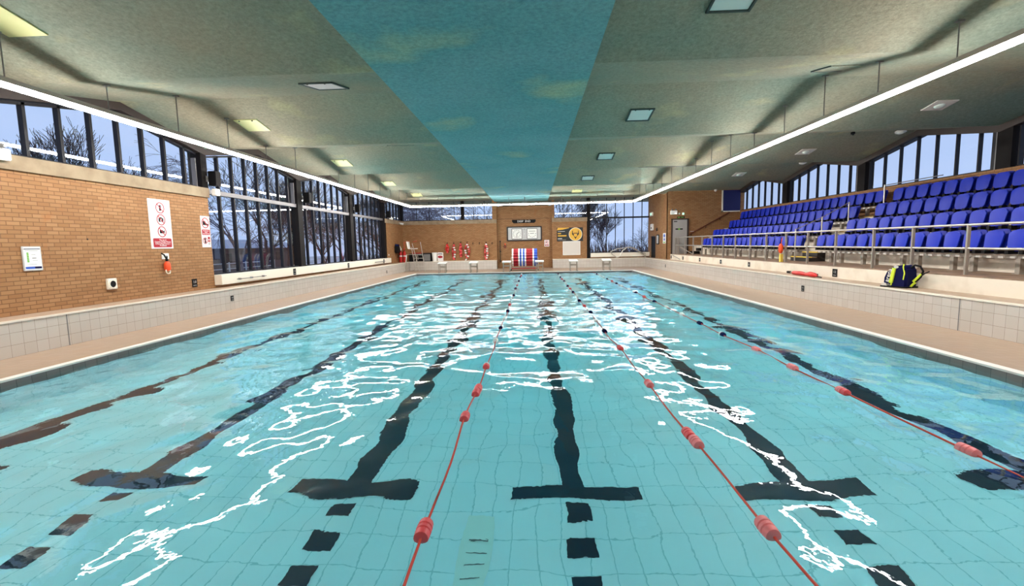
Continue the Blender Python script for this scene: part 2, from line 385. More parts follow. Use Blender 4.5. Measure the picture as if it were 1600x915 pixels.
# tiled benches
w = mb('tile_x').box(XW, XB, NEAR, 33.0, 0, BH-.03).use('ledge_top').box(XW, XB-.03, NEAR, 33.0, BH-.03, BH).use('cream').box(XB-.03, XB+.012, NEAR, 33.0, BH-.03, BH+.002).use('mid_grey').box(XB, XB+.003, 8.15, 8.17, 0, BH-.03)
struct(w.build('trim_5'), 'long cream tiled ledge along the left wall')
w = mb('tile_y').box(XB+.01, -2.5, 32.3, YB, 0, BH-.03).box(1.32, 7.5, 32.3, YB, 0, BH-.03).use('cream').box(XB+.02, -2.5, 32.28, YB, BH-.03, BH).box(1.32, 7.5, 32.28, YB, BH-.03, BH)
struct(w.build('trim_6'), 'cream tiled ledge along the far wall')
w = mb('tile_x').box(7.5, 8.1, NEAR, 33.0, 0, BH-.03).use('ledge_top').box(7.53, 8.1, NEAR, 33.0, BH-.03, BH).use('cream').box(7.488, 7.53, NEAR, 33.0, BH-.03, BH+.002).use('mid_grey').box(7.497, 7.5, 8.62, 8.64, 0, BH-.03)
struct(w.build('trim_7'), 'long cream tiled ledge in front of the stand')
# stand
TX, TZ = [8.1, 9.47, 10.32, 11.17, XRW], [.92, 1.39, 1.87, 2.36]
w = mb('riser')
for i in range(4): w.box(TX[i], XRW, NEAR, 28.5, 0 if i == 0 else TZ[i-1], TZ[i]-.02)
w.use('stand_top')
for i in range(4): w.box(TX[i]+(.01 if i == 0 else -.02), TX[i+1], NEAR, 28.5, TZ[i]-.02, TZ[i])
struct(w.build('floor_stand'), 'stepped concrete floor of the seating stand')
# ---------------------------------------------------------------- windows
def window(n, label, axis, pos, u0, u1, zb, top, mull, frame='dark_frame', transom=None, fw=.06, sign=1, tr_mat='grey_frame', fd=.10):
    """axis 'x': wall plane x=pos, u along y. top: function u->z"""
    r = sempty('window_%d' % n, label)
    us = sorted(set([u0] + [m for m in mull] + [u1] + ([P0 + PW/2 + PW*int((u0-P0)/PW)] if axis == 'x' else [])))
    def bx(b, a0, a1, z0, z1, d0=-.5*fd, d1=.5*fd):
        if axis == 'x': b.box(pos+d0, pos+d1, a0, a1, z0, z1)
        else: b.box(a0, a1, pos+d0, pos+d1, z0, z1)
    fr = mb(frame)
    for u in mull: bx(fr, u-fw/2, u+fw/2, zb, top(u))
    bx(fr, u0, u1, zb, zb+.04)
    for a, b in zip(us[:-1], us[1:]):
        p = [(a, top(a)-.05), (b, top(b)-.05), (b, top(b)), (a, top(a))]
        fr.prism(p, pos-.5*fd, pos+.5*fd, axis)
    fr.build('window_frame', r)
    if transom:
        t = mb(tr_mat); bx(t, u0, u1, transom[0], transom[1], -.09, .09); t.build('transom', r)
    g = mb('glass')
    pl = [(u0, zb)] + [(u1, zb)] + [(u, top(u)) for u in reversed(us)]
    k = [((pos, a, b) if axis == 'x' else (a, pos, b)) for a, b in pl]
    g.add(k, [list(range(len(k)))]); g.build('pane', r)
    return r
FAS = .17
ltop = lambda y: ceil_z(y) - FAS - .02
n = 0
lab = ['far outside bay', 'nearest high window above the brick left wall', 'tall left window beside the brick wall', 'second tall left window, between two dark columns', 'last tall left window before the far corner']
for i in range(0, 5):
    a, b = COLY[i]+(.06 if i == 2 else .22), COLY[i+1]-.22
    n += 1
    tall = i >= 2
    ms = [COLY[i] + .66*k for k in range(1, 8) if COLY[i] + .66*k < b - .1]
    window(n, lab[i] if i else 'high window nearest the camera on the left', 'x', XW-.12, a, b, .97 if tall else 3.40, ltop, ms, transom=(3.26, 3.38) if tall else None)
n += 1; window(n, 'short high window above the far left brick', 'x', XW-.12, 29.2, 32.9, 3.40, lambda y: 4.55, [29.9, 30.6, 31.3, 32.0, 32.7])
rtop = lambda y: ceil_z(y) - .13
for i in range(0, 5):
    a, b = COLY[i]+.1, min(COLY[i+1]-.4, 28.4)
    n += 1
    ms = [COLY[i+1] - .45 - .7*k for k in range(0, 7) if COLY[i+1]-.45-.7*k > a + .1]
    window(n, 'high gabled window over the stand, %s from the near end' % ['first', 'second', 'third', 'fourth', 'last'][i], 'x', XRW+.12, a, b, 3.36, rtop, ms, fw=.038)
n += 1; window(n, 'high far window left of the brick pier', 'y', YB+.12, -9.1, -2.8, 3.40, lambda x: 4.74, [-8.1, -7.2, -6.3, -5.45, -4.1, -3.35], fw=.03)
n += 1; window(n, 'high far window right of the brick pier', 'y', YB+.12, 1.5, 3.7, 3.40, lambda x: 4.74, [2.1, 2.7, 3.3], fw=.03)
n += 1; window(n, 'tall far window in the right corner', 'y', YB+.12, 3.92, 7.93, .97, lambda x: 4.74, [4.46, 5.06, 5.66, 6.26, 6.86, 7.46], fw=.04, transom=(3.30, 3.40), tr_mat='dark_frame')
# fascia + columns
fa = mb('dark_wood')
for (x0, x1) in ((XW-.3, XW+.03), (XRW-.03, XRW+.3)):
    for a, b in zip(ybr[:-1], ybr[1:]):
        if b > 33.3 or (x0 > 0 and a > 28.4): continue
        fa.prism([(a, ceil_z(a)-FAS), (b, ceil_z(b)-FAS), (b, ceil_z(b)+.02), (a, ceil_z(a)+.02)], x0, x1, 'x')
struct(fa.build('trim_8'), 'dark fascia where the ceiling meets the windows')
cn = mb('column')
for y in COLY:
    cn.box(XW-.34, XW+.02, y-.2, y+(.18 if y > 14 else .04), 3.4 if y < 14 else .67, ceil_z(y))
    if y > 28.5: continue
    cn.box(XRW-.02, XRW+.3, y-.36, y+.04, 3.36, ceil_z(y))
cn.box(3.70, 3.92, YB-.02, YB+.25, .6, 4.72).box(-4.98, -4.76, YB, YB+.25, 3.4, 4.72).box(XW-.3, XW+.03, YB-.05, YB+.3, 3.4, 4.72)
cn.use('grey_frame')
for y in COLY[:-1]: cn.box(XW-.14, XW-.02, y-.36, y-.33, 3.4, ceil_z(y)-.3).box(XRW-.02, XRW+.1, y+.04, y+.07, 3.36, ceil_z(y)-.1)
cn.use('dark_frame')
for y in COLY[:-1]: cn.box(XRW+.1, XRW+.2, y+.04, y+.3, 3.36, ceil_z(y))
struct(cn.build('wall_columns'), 'dark roof columns between the windows')
# sills / heater casings
w = mb('cream').box(XW-.02, XW+.2, 13.12, 29.4, .68, .97)
hc = w.build('heater_casing', bevel=.01); tag(hc, 'long cream heater casing under the tall left windows', 'heater')
pr = mb('mid_grey').tube([(XW+.25, 13.75, .80), (XW+.25, 15.3, .80)], .012)
for y in (13.9, 14.5, 15.15): pr.box(XW+.19, XW+.27, y-.03, y+.03, .775, .825)
pr.build('rail', hc)
pr = mb('mid_grey').tube([(XW+.25, 26.2, .82), (XW+.25, 28.0, .82)], .02).box(XW+.19, XW+.27, 26.4, 26.5, .80, .84).box(XW+.19, XW+.27, 27.6, 27.7, .80, .84)
pr.build('rail', hc)
w = mb('cream').box(3.95, 7.93, YB-.2, YB+.02, .68, .96)
tag(w.build('heater_casing', bevel=.01), 'cream heater casing under the tall corner window', 'heater')
# rest of the script follows
# ---------------------------------------------------------------- LED strips
def strip_segment(name, label, a, b, z, along, rods, group):
    """along 'y': a,b are y ends at x=pos; rods: positions"""
    pos, u0, u1 = a, b[0], b[1]
    t = thing(name, label, 'strip light', ((pos, u0, z) if along == 'y' else (u0, pos, z)), 0, group)
    Ln = u1 - u0
    def bx(m_, w0, w1, z0, z1, l0=0., l1=None):
        l1 = Ln if l1 is None else l1
        q = mb(m_)
        return q.box(w0, w1, l0, l1, z0, z1) if along == 'y' else q.box(l0, l1, w0, w1, z0, z1)
    bx('dull_steel', -.05, .05, 0., .07).build('housing', t)
    bx('strip', -.045, .045, -.055, 0., .012, Ln-.012).build('diffuser', t)
    for r in rods:
        yw = r if along == 'y' else pos
        ct = ceil_z(yw) - z
        lx = r - u0
        q = mb('mid_grey')
        p0 = (0, lx, .07) if along == 'y' else (lx, 0, .07)
        p1 = (0, lx, ct) if along == 'y' else (lx, 0, ct)
        q.tube([p0, p1], .009, 6)
        if along == 'y': q.box(-.05, .05, lx-.03, lx+.03, ct-.02, ct+.02)
        else: q.box(lx-.03, lx+.03, -.05, .05, ct-.02, ct+.02)
        q.build('hanging_rod', t)
    return t
ords = ['first', 'second', 'third', 'fourth', 'fifth', 'sixth', 'seventh', 'eighth', 'ninth', 'tenth', 'eleventh', 'twelfth', 'thirteenth', 'fourteenth', 'fifteenth', 'sixteenth', 'seventeenth', 'eighteenth', 'nineteenth', 'twentieth', 'twenty-first', 'twenty-second', 'twenty-third']
ZS = 4.03
for side, xs, y0, rodys in (('left', -7.26, 7.69 - 2.12*4, [6.5 + 1.62*k for k in range(-4, 14)]), ('right', 5.88, 7.85 - 2.12*4, [7.1 + 1.51*k for k in range(-5, 15)])):
    i = 0; y = y0
    while y < 28.2:
        y1 = min(y + 2.12, 28.28)
        strip_segment('strip_light', 'hanging white light tube over the %s pool edge, %s from the near end' % (side, ords[i]), xs, (y, y1), ZS, 'y', [r for r in rodys if y + .05 < r < y1 - .05], 'hanging strip lights')
        y = y1; i += 1
edges = [-7.2, -5.1, -3.0, -.9, 1.2, 3.3, 5.8]
for i in range(6):
    a, b = edges[i], edges[i+1]
    strip_segment('strip_light', 'hanging white light tube across the deep end, %s from the left window side' % ords[i], 28.33, (a, b), ZS, 'x', [a + .5, b - .5] if not (-2.5 < a + .5 < 1 and -2.5 < b-.5 < 1) else [], 'hanging strip lights')
sensor = mb('mid_grey').box(-.62, -.3, 28.24, 28.42, 4.1, 4.2).tube([(-.46, 28.33, 4.2), (-.46, 28.33, 4.43)], .02)
tag(sensor.build('junction_box'), 'small grey junction box above the cross light, under the teal panel', 'fixture')

# ---------------------------------------------------------------- ceiling lights and fittings
def ceil_frame(y):
    """tilt of the ceiling slab at y"""
    t = ((y - P0) / PW) % 1.; sgn = 1 if t < .5 else -1
    return math.atan(sgn * (RID - VAL) / (PW/2))
def ceil_thing(name, label, cat, x, y, group=None):
    t = thing(name, label, cat, (x, y, ceil_z(y)), 0, group); t.rotation_euler = (ceil_frame(y), 0, 0); return t
def flush_panel(x, y, label, style, w=.57, d=.62):
    t = ceil_thing('ceiling_light_panel', label, 'ceiling light', x, y, 'square ceiling light panels')
    if style == 'yellow':
        mb('dim_yellow').box(-w/2, w/2, -d/2, d/2, -.02, .01).build('cover', t)
    else:
        fr = mb('panel_frame')
        for a in (-1, 1):
            fr.box(a*w/2-.03*a, a*w/2, -d/2, d/2, -.03, .01).box(-w/2, w/2, a*d/2-.03*a, a*d/2, -.03, .01)
        fr.build('frame', t)
        mb('dim_white' if style == 'white' else 'dirty_pink').box(-w/2+.04, w/2-.04, -d/2+.04, d/2-.04, -.018, .01).build('cover', t)
    sc = mb('black')
    for a in (-.16, .16): sc.box(a-.012, a+.012, -d/2+.02, -d/2+.045, -.036, -.02)
    sc.build('screw', t)
    return t
flush_panel(-6.95, 6.3, 'large yellowed square panel on the ceiling in the near left corner', 'yellow')
flush_panel(-6.87, 11.75, 'yellowed square panel on the ceiling, second over the left light line', 'yellow')
flush_panel(-6.82, 17.15, 'yellowed square panel on the ceiling, third over the left light line', 'yellow')
flush_panel(-6.82, 22.65, 'yellowed square panel on the ceiling, fourth over the left light line', 'yellow')
flush_panel(-6.78, 27.95, 'yellowed square panel over the left light line, farthest', 'yellow')
flush_panel(-3.87, 9.1, 'dark framed panel left of the teal ceiling strip', 'pink', .62, .85)
flush_panel(2.60, 6.4, 'dark framed ceiling panel right of the teal strip, cut by the top of the photo', 'white')
flush_panel(2.60, 11.85, 'dark framed ceiling panel right of the teal strip, second from the near end', 'white')
flush_panel(2.60, 17.2, 'dark framed ceiling panel right of the teal strip, third from the near end', 'white')
flush_panel(2.58, 22.6, 'dark framed ceiling panel right of the teal strip, fourth from the near end', 'white')
flush_panel(2.58, 28.0, 'yellowed ceiling panel right of the teal strip, farthest of that row', 'yellow')
def plain_panel(x, y, w, d, label):
    t = ceil_thing('access_hatch', label, 'hatch', x, y)
    mb('ceiling').box(-w/2, w/2, -d/2, d/2, -.015, .01).build('cover', t)
    fr = mb('panel_frame').box(-w/2, w/2, d/2, d/2+.025, -.022, .01).box(-w/2-.02, -w/2, -d/2, d/2, -.022, .01); fr.build('frame', t)
plain_panel(5.54, 9.2, .55, .6, 'painted over hatch with dark edges beside the right light line')
plain_panel(-4.15, 15.3, .7, .5, 'painted over hatch, left side of the ceiling beyond the framed panel')
for i, y in enumerate((11.85, 17.3, 22.65)):
    t = ceil_thing('downlight', ['round light on a square plate over the stand, nearest the camera', 'round light on a square plate over the stand, middle of three', 'round light on a square plate over the stand, farthest of three'][i], 'ceiling light', 9.5, y, 'square plate downlights over the stand')
    mb('offwhite').box(-.24, .24, -.24, .24, -.02, .01).build('plate', t)
    mb('dim_white').ball((0, 0, -.02), .11, 14, 8, (1, 1, .55)).build('diffuser', t, smooth=True)
for x, y, lb, big in ((11.55, 15.8, 'white domed alarm near the gabled window of the stand', 1), (10.1, 15.8, 'small dark sensor on the ceiling above the stand', 0), (11.6, 21.3, 'small white domed alarm farther along the stand ceiling', 1)):
    t = ceil_thing('smoke_detector', lb, 'smoke detector', x, y)
    if big: mb('white').prism([(.15*math.cos(a*PI/8), .15*math.sin(a*PI/8)) for a in range(16)], -.04, .0, 'z').ball((0, 0, -.03), .12, 14, 8, (1, 1, .5)).build('body', t, smooth=True)
    else: mb('black').prism([(.06*math.cos(a*PI/8), .06*math.sin(a*PI/8)) for a in range(16)], -.05, .0, 'z').tube([(0, 0, 0), (0, 0, -.09)], .02).build('body', t)
# conduits at the valleys near the right strip
tag(mb('mid_grey').tube([(4.0, 18.38, VAL-.02), (7.6, 18.38, VAL-.02)], .012).build('cable_conduit'), 'longer thin grey conduit along the ceiling fold by the right lights', 'conduit')
tag(mb('mid_grey').tube([(5.0, 23.68, VAL-.02), (6.9, 23.68, VAL-.02)], .012).build('cable_conduit'), 'shorter thin conduit on the next ceiling fold farther back', 'conduit')
# ---------------------------------------------------------------- left wall
WL = XW
def wthing(name, label, cat, y, z, group=None): return thing(name, label, cat, (WL, y, z), L90, group)
def rrect(w, h, r=.02, n=4):
    p = []
    for cx, cz, a0 in ((w/2-r, h/2-r, 0), (-w/2+r, h/2-r, 90), (-w/2+r, -h/2+r, 180), (w/2-r, -h/2+r, 270)):
        for i in range(n+1):
            a = math.radians(a0 + 90*i/n); p.append((cx + r*math.cos(a), cz + r*math.sin(a)))
    return p
def shift(p, dx, dz): return [(a+dx, b+dz) for a, b in p]
def prohib(q, cx, cz, r, col='sign_red', y=-.012):
    q.use(col).ring(cx, cz, r*.84, r, y, y-.004)
    c_, s_ = math.cos(math.radians(-45)), math.sin(math.radians(-45)); w = r*.08
    q.prism([(cx - c_*r*.9 - s_*w, cz - s_*r*.9 + c_*w), (cx + c_*r*.9 - s_*w, cz + s_*r*.9 + c_*w), (cx + c_*r*.9 + s_*w, cz + s_*r*.9 - c_*w), (cx - c_*r*.9 + s_*w, cz - s_*r*.9 - c_*w)], y-.004, y-.007)
# big sign
t = wthing('prohibition_sign', 'large white sign with three red crossed circles on the left brick wall', 'sign', 11.30, 1.74)
mb('sign_white').box(-.34, .34, -.012, 0, 0, 1.19).build('board', t)
q = MB()
q.use('black').prism(rrect(.06, .14, .01), -.012, -.0145) if False else None
def picto(parent, cx, cz, r, kind):
    q = mb('black')
    if kind == 'phone': q.prism(shift(rrect(.055, .135, .012), cx, cz), -.012, -.0145).prism([(cx+.01, cz+.06), (cx+.022, cz+.06), (cx+.022, cz+.095), (cx+.01, cz+.095)], -.012, -.0145)
    elif kind == 'camera': q.prism(shift(rrect(.15, .09, .012), cx, cz-.005), -.012, -.0145).prism([(cx-.035, cz+.04), (cx+.035, cz+.04), (cx+.025, cz+.062), (cx-.025, cz+.062)], -.012, -.0145).use('sign_white').ring(cx, cz-.005, .02, .03, -.0145, -.0155, 20)
    elif kind == 'video': q.prism(shift(rrect(.10, .08, .012), cx-.02, cz), -.012, -.0145).prism([(cx+.035, cz+.01), (cx+.08, cz+.04), (cx+.08, cz-.04), (cx+.035, cz-.01)], -.012, -.0145).ring(cx-.02, cz+.0, .012, .02, -.0145, -.0155, 16)
    elif kind == 'shoe': q.prism([(cx-.10, cz-.06), (cx+.12, cz-.06), (cx+.12, cz-.035), (cx+.03, cz+.0), (cx+.0, cz+.05), (cx-.10, cz+.05)], -.012, -.0145)
    prohib(q, cx, cz, r); q.build('pictogram', parent)
picto(t, .02, .985, .135, 'phone'); picto(t, .02, .70, .135, 'camera'); picto(t, .02, .41, .135, 'video')
mb('sign_red').prism(shift(rrect(.58, .22, .03), .01, .14), -.012, -.015).build('text_panel', t)
text('The use of\nCameras, Mobile Phones\n& Recording Devices is\nProhibited', .050, .01, .14, t, 'sign_white', -.017)
# small sign
t = wthing('prohibition_sign', 'narrow white sign with red panel beside the first tall left window', 'sign', 12.89, 1.76)
mb('sign_white').box(-.175, .175, -.01, 0, 0, .86).build('board', t)
picto(t, .0, .67, .145, 'shoe')
mb('sign_red').prism(shift(rrect(.31, .15, .015), 0, .415), -.012, -.015).build('text_panel', t)
text('No Outdoor\nShoes\nPast This Point', .044, 0, .415, t, 'sign_white', -.017)
picto(t, -.055, .18, .09, 'phone')
q = mb('sign_red').prism(shift(rrect(.085, .075, .01), .105, .255), -.01, -.013).prism(shift(rrect(.085, .05, .008), .105, .175), -.01, -.013).use('mid_grey').ring(.105, .10, .02, .035, -.01, -.013, 16); q.build('text_panel', t)
# framed notice
t = wthing('notice_board', 'framed white notice with green chart and blue footer on near left wall', 'notice', 8.22, 1.37)
q = mb('light_grey'); q.box(-.165, .165, -.025, 0, 0, .44); q.build('frame', t, bevel=.006)
mb('white').box(-.145, .145, -.028, -.024, .02, .42).build('sheet', t)
q = mb('blue').box(-.14, .02, -.0295, -.027, .035, .075).use('navy').box(.02, .14, -.0295, -.027, .035, .075).box(-.14, .14, -.0295, -.027, .385, .40)
q.use('green')
for k in range(6): q.box(-.10, -.065, -.0295, -.027, .155+k*.03, .18+k*.03)
q.use('mid_grey').box(-.02, .05, -.0295, -.027, .285, .292).box(-.01, .06, -.0295, -.027, .22, .235).box(-.01, .08, -.0295, -.027, .185, .19).box(-.10, .06, -.0295, -.027, .115, .12).box(-.12, .1, -.0295, -.027, .36, .366)
q.build('print', t)
# extractor vent
t = wthing('wall_vent', 'square white vent with round black opening on the left wall', 'vent', 9.77, .885)
mb('cream').box(-.115, .115, -.05, 0, 0, .23).build('plate', t, bevel=.008)
q = mb('cream').ring(0, .11, .072, .09, -.05, -.062); q.use('black').disc(0, .11, .073, -.05, -.056); q.use('mid_grey')
for a in (-.09, .09):
    for b in (.02, .21): q.box(a-.006, a+.006, -.053, -.05, b-.006, b+.006)
q.build('opening', t)
tag(mb('dark_wood').ball((WL, 9.35, 1.95), .018, 8, 6).build('wall_hole'), 'tiny dark plug hole high on the left brick wall', 'hole')
# throw bag
t = wthing('throw_bag', 'orange rescue throw bag hanging from a black hook on left wall', 'throw bag', 11.30, 1.12)
q = mb('orange').tube([(0, -.08, .08), (0, -.08, .14), (0, -.08, .24), (.01, -.08, .30)], [.06, .075, .072, .04], 14); q.build('bag', t, smooth=True)
mb('cream').ring(0, 0, .06, .075, 0, .02, 20).build('rope_loop', t).location = (0, -.1, .07)
mb('black').tube([(-.05, -.0, .50), (-.05, -.06, .47), (-.03, -.08, .40), (0, -.08, .36), (.03, -.07, .42)], .018, 8).tube([(0, -.08, .30), (0, -.08, .37)], .03, 8).build('hook', t, smooth=True)
mb('cream').tube([(.04, -.09, .10), (.07, -.09, .04), (.05, -.09, .0)], .012, 6).build('tail', t, smooth=True)
t = wthing('wall_label', 'small white label above the orange throw bag', 'label', 11.36, 1.48)
mb('white').box(-.115, .115, -.006, 0, 0, .14).build('plate', t)
mb('mid_grey').box(-.05, .07, -.008, -.006, .065, .085).box(-.03, .05, -.008, -.006, .045, .052).build('print', t)
# depth markers
def depth_sign(label, loc, rz, w, h, tx, two='metres'):
    t = thing('depth_sign', label, 'sign', loc, rz, 'black depth markers')
    mb('black').box(-w/2, w/2, -.008, 0, 0, h).build('plate', t)
    q = text(tx, h*.42, 0, h*.62, t, 'light_grey', -.0095)
    text(two, h*.2, 0, h*.22, t, 'light_grey', -.0095)
    return t
depth_sign('black depth marker on brick, just left of the tall windows', (WL, 12.29, .70), L90, .19, .22, '1.0')
depth_sign('small dark marker on the left tiled ledge face', (XB, 12.9, .24), L90, .13, .15, '1.0')
depth_sign('small dark marker on the far end of the left ledge', (XB, 27.1, .14), L90, .13, .16, '2.0')
for y, lb in ((17.26, 'nearest'), (22.45, 'middle'), (27.9, 'farthest')):
    depth_sign('black depth marker on the cream heater casing, %s of three' % lb, (XW+.205, y, .70), L90, .19, .23, '1.5')
# emergency light
t = wthing('emergency_light', 'white twin lamp emergency light box high in the near left corner', 'emergency light', 7.9, 3.27)
t.location.x = XW + .055
mb('white').box(-.45, .08, -.09, 0.0, 0, .20).build('box', t, bevel=.015)
for k in (-.28, -.06):
    q = mb('mid_grey').tube([(k, -.07, .18), (k, -.07, .22)], .02).ball((k, -.08, .24), .045, 12, 8, (1.3, 1, .8)); h_ = q.build('lamp_head', t, smooth=True)
    mb('light_grey').ball((k+.02, -.118, .235), .03, 10, 6, (1, .4, .8)).build('lens', h_, smooth=True)
# speakers at the columns
def speaker(label, y, z, h=.40):
    t = thing('wall_speaker', label, 'speaker', (XW+.02, y, z), L90, 'black speakers on the left columns')
    q = mb('black').prism([(-.07, -.08), (.13, -.08), (.15, -.30), (-.08, -.30)], 0, h, 'z'); q.build('cabinet', t, bevel=.01)
    mb('column').prism([(-.07, -.302), (.14, -.302), (.14, -.31), (-.07, -.31)], .02, h-.02, 'z').build('grille', t)
    mb('mid_grey').tube([(0, 0, h*.5), (0, -.1, h*.5)], .02).box(-.04, .04, -.012, 0, h*.3, h*.7).build('bracket', t)
    return t
speaker('black speaker on the first dark column, above the brick wall end', 13.10, 3.46)
speaker('black speaker on the second dark column between the tall windows', 18.62, 3.46)
speaker('black speaker on the third dark column', 24.0, 3.44)
speaker('black speaker on the last dark column before the corner', 29.15, 3.44)
t = wthing('junction_box', 'white plastic box at the end of the concrete beam', 'box', 13.22, 3.20)
t.location.x = XW + .18
mb('white').box(-.09, .09, -.06, 0.08, 0, .19).build('body', t, bevel=.015); mb('cream').box(-.07, .07, -.065, -.06, .02, .17).build('lid', t)
for y, z, lb in ((29.6, 3.42, 'white security camera on the beam near the far left corner'), (32.0, 3.2, 'small pale camera hanging under the beam in the far left corner')):
    t = wthing('security_camera', lb, 'camera', y, z)
    mb('white').tube([(0, 0, .05), (0, -.12, .05)], .025).build('arm', t); mb('white').tube([(-.02, -.14, .02), (.05, -.34, -.03)], .06, 12).build('body', t, smooth=True)
    mb('black').tube([(.05, -.34, -.03), (.053, -.349, -.032)], .04, 12).build('lens', t)
t = wthing('wall_button', 'round white button on the brick before the far left corner', 'button', 29.55, 1.1)
mb('white').disc(0, .05, .05, -.03, 0, 16).build('body', t)
# hanging bag / handset on far left wall
t = wthing('hanging_bag', 'black bag hanging on the brick by the far left corner', 'bag', 31.1, 1.2)
mb('black').prism(shift(rrect(.62, .5, .1), 0, .28), -.24, -.02).build('bag', t, bevel=.04)
mb('navy').prism(shift(rrect(.3, .16, .05), -.1, .54), -.26, -.04).build('pocket', t, bevel=.02); mb('white').tube([(.22, -.2, .48), (.34, -.26, .3), (.38, -.26, .2)], [.05, .06, .03], 8).build('cloth', t, smooth=True)
mb('black').tube([(.0, -.02, .52), (.0, -.02, .66)], .015).tube([(-.1, -.15, .04), (-.08, -.15, -.3)], .012, 6).build('strap', t)
# ---------------------------------------------------------------- far left corner
for k, x in enumerate((-8.95, -8.70)):
    t = thing('fire_extinguisher', 'red cylinder standing on the far ledge, %s of a pair' % ('one nearer the left wall' if k == 0 else 'one nearer the high chair'), 'fire extinguisher', (x, 31.75, BH), 0, 'pair of red cylinders')
    mb('red').tube([(0, 0, 0), (0, 0, .62), (0, 0, .70), (0, 0, .76)], [.105, .105, .08, .035], 18).build('cylinder', t, smooth=True)
    mb('black').tube([(0, 0, .76), (0, 0, .82)], .03, 10).box(-.02, .1, -.015, .015, .82, .84).tube([(0, -.03, .79), (-.08, -.08, .7), (-.09, -.1, .4)], .014, 8).build('valve_hose', t)
    mb('sign_white').tube([(0, 0, .38), (0, 0, .46)], .1065, 18, False).build('label', t)
    mb('red').tube([(0, 0, .82), (0, 0, .93)], .045, 10).build('cap', t)
t = thing('storage_bench', 'long dark box with red lid edge on the far ledge behind the high chair', 'storage box', (-7.95, 32.70, BH))
mb('black').box(-.62, .90, -.25, .25, 0, .56).build('body', t, bevel=.01)
mb('red').box(-.42, .22, -.27, .27, .56, .60).build('lid', t); mb('dark_frame').box(.35, .88, -.27, .27, .54, .58).build('lid', t)
mb('mid_grey').box(.4, .85, -.255, -.25, .05, .5).build('panel', t)
for k in (-.25, 0.0): mb('steel').tube([(k, -.26, .12), (k, -.26, .4)], .012).build('handle', t)
t = thing('bucket', 'white plastic tub standing on the far ledge', 'bucket', (-6.83, 32.62, BH))
mb('white').tube([(0, 0, 0), (0, 0, .5), (0, 0, .56)], [.15, .18, .185], 22).build('body', t, smooth=True)
mb('white').tube([(0, 0, .55), (0, 0, .60)], .195, 22).build('lid', t, smooth=True)
t = thing('powder_sack', 'white sack with dark red oval print beside the white tub', 'sack', (-6.42, 32.64, BH))
mb('bag').prism([(-.2, 0), (.2, 0), (.185, .1), (.2, .3), (.18, .5), (.2, .6), (-.2, .6), (-.18, .5), (-.2, .3), (-.185, .1)], -.12, .10).build('sack', t, bevel=.03)
mb('sign_red').disc(0, .3, .09, -.128, -.119, 24, 1.9).use('black').box(-.15, .15, -.127, -.119, .47, .52).build('print', t)
# lifeguard chair
t = thing('lifeguard_chair', 'tall steel lifeguard chair with white seat in the far left corner', 'chair', (-7.95, 30.9, 0))
def leg(p, q_, m='steel', r=.024, nm='leg'): return mb(m).tube([p, q_], r, 8).build(nm, t, smooth=True)
leg((.55, -.30, 0), (.10, -.30, 1.85)); leg((.95, .28, 0), (.55, .28, 1.95)) if False else None
leg((.30, -.35, 0), (.02, -.2, 1.62)); leg((.93, -.35, 0), (.62, -.2, 1.93))
leg((-.55, -.1, 0), (-.45, .3, 1.12)); leg((.02, .35, 0), (.25, .3, 1.1)); leg((-.55, .35, 0), (-.45, .35, 1.12))
for z in (.35, .66, .88, 1.10, ):
    f_ = z/1.75
    mb('steel').box(.30-.28*f_, .93-.31*f_, -.38+.12*f_, -.26+.12*f_, z-.015, z+.015).build('step', t)
mb('steel').tube([(-.55, -.1, .05), (-.0, -.1, .05)], .016).tube([(-.48, .3, 1.12), (.55, .2, 1.14)], .018).build('brace', t)
q = mb('white').box(-.22, .36, -.25, .2, 1.48, 1.53).prism([(-.22, 1.5), (-.15, 1.5), (-.22, 2.0), (-.32, 1.98)], -.25, .2)
q.build('seat', t, bevel=.02)
mb('red').tube([(-.42, -.22, 1.58), (-.45, -.22, 1.92), (-.1, -.22, 2.0)], .014).tube([(.15, -.22, 1.95), (.4, -.22, 2.0)], .014).build('armrest', t)
# hooks and hanging lane floats on far wall
def hookt(x, z, lb):
    t = thing('wall_hook', lb, 'hook', (x, YB, z), 0, 'dark hooks on the far brick wall')
    mb('dark_frame').tube([(0, 0, .06), (0, -.08, .04), (0, -.12, -.02), (0, -.1, -.06)], .022, 6).build('hook', t, smooth=True)
names = ['first', 'second', 'third', 'fourth', 'fifth', 'sixth', 'seventh', 'eighth']
for k, (x, z) in enumerate([(-5.97, 1.82), (-5.52, 1.81), (-5.03, 1.85), (-4.58, 1.84), (-4.18, 1.78), (-3.73, 1.78), (-3.26, 1.81), (-2.84, 1.76)]):
    hookt(x, z, 'dark wall hook on the far brick wall, %s of eight from the corner' % names[k])
def hanging(x, label, z1, z0, wd, cols, seed):
    rr = random.Random(seed)
    t = thing('hanging_float_line', label, 'float line', (x, YB-.14, z0), 0, 'float lines hung on the far wall')
    H_ = z1 - z0
    rp = mb('rope').tube([(-.02, .05, H_), (-wd*.4, 0, H_*.6), (-wd*.3, 0, H_*.25), (0, 0, .03), (wd*.3, 0, H_*.3), (wd*.4, 0, H_*.65), (.02, .05, H_)], .018, 6); rp.build('cord', t, smooth=True)
    nf = int(H_/.085)
    for k in range(nf):
        z = H_ - .1 - k*(H_-.12)/nf; s_ = (-1)**k*wd*.28*math.sin(PI*min(1, (k+.6)/nf)) + rr.uniform(-.02, .02)
        mb(cols[k % len(cols)]).tube([(s_-.01, -.02, z-.045), (s_+.01, -.02, z+.045)], [.068, .072], 10).build('float', t, smooth=True)
hanging(-5.97, 'bright red bundle on the first hook of the far wall', 1.80, 1.10, .24, ['red', 'float_red', 'red'], 1)
hanging(-5.52, 'red and white float line reaching the ledge, on the second hook', 1.78, .62, .25, ['float_red', 'sign_red', 'white', 'sign_red', 'white', 'float_red'], 2)
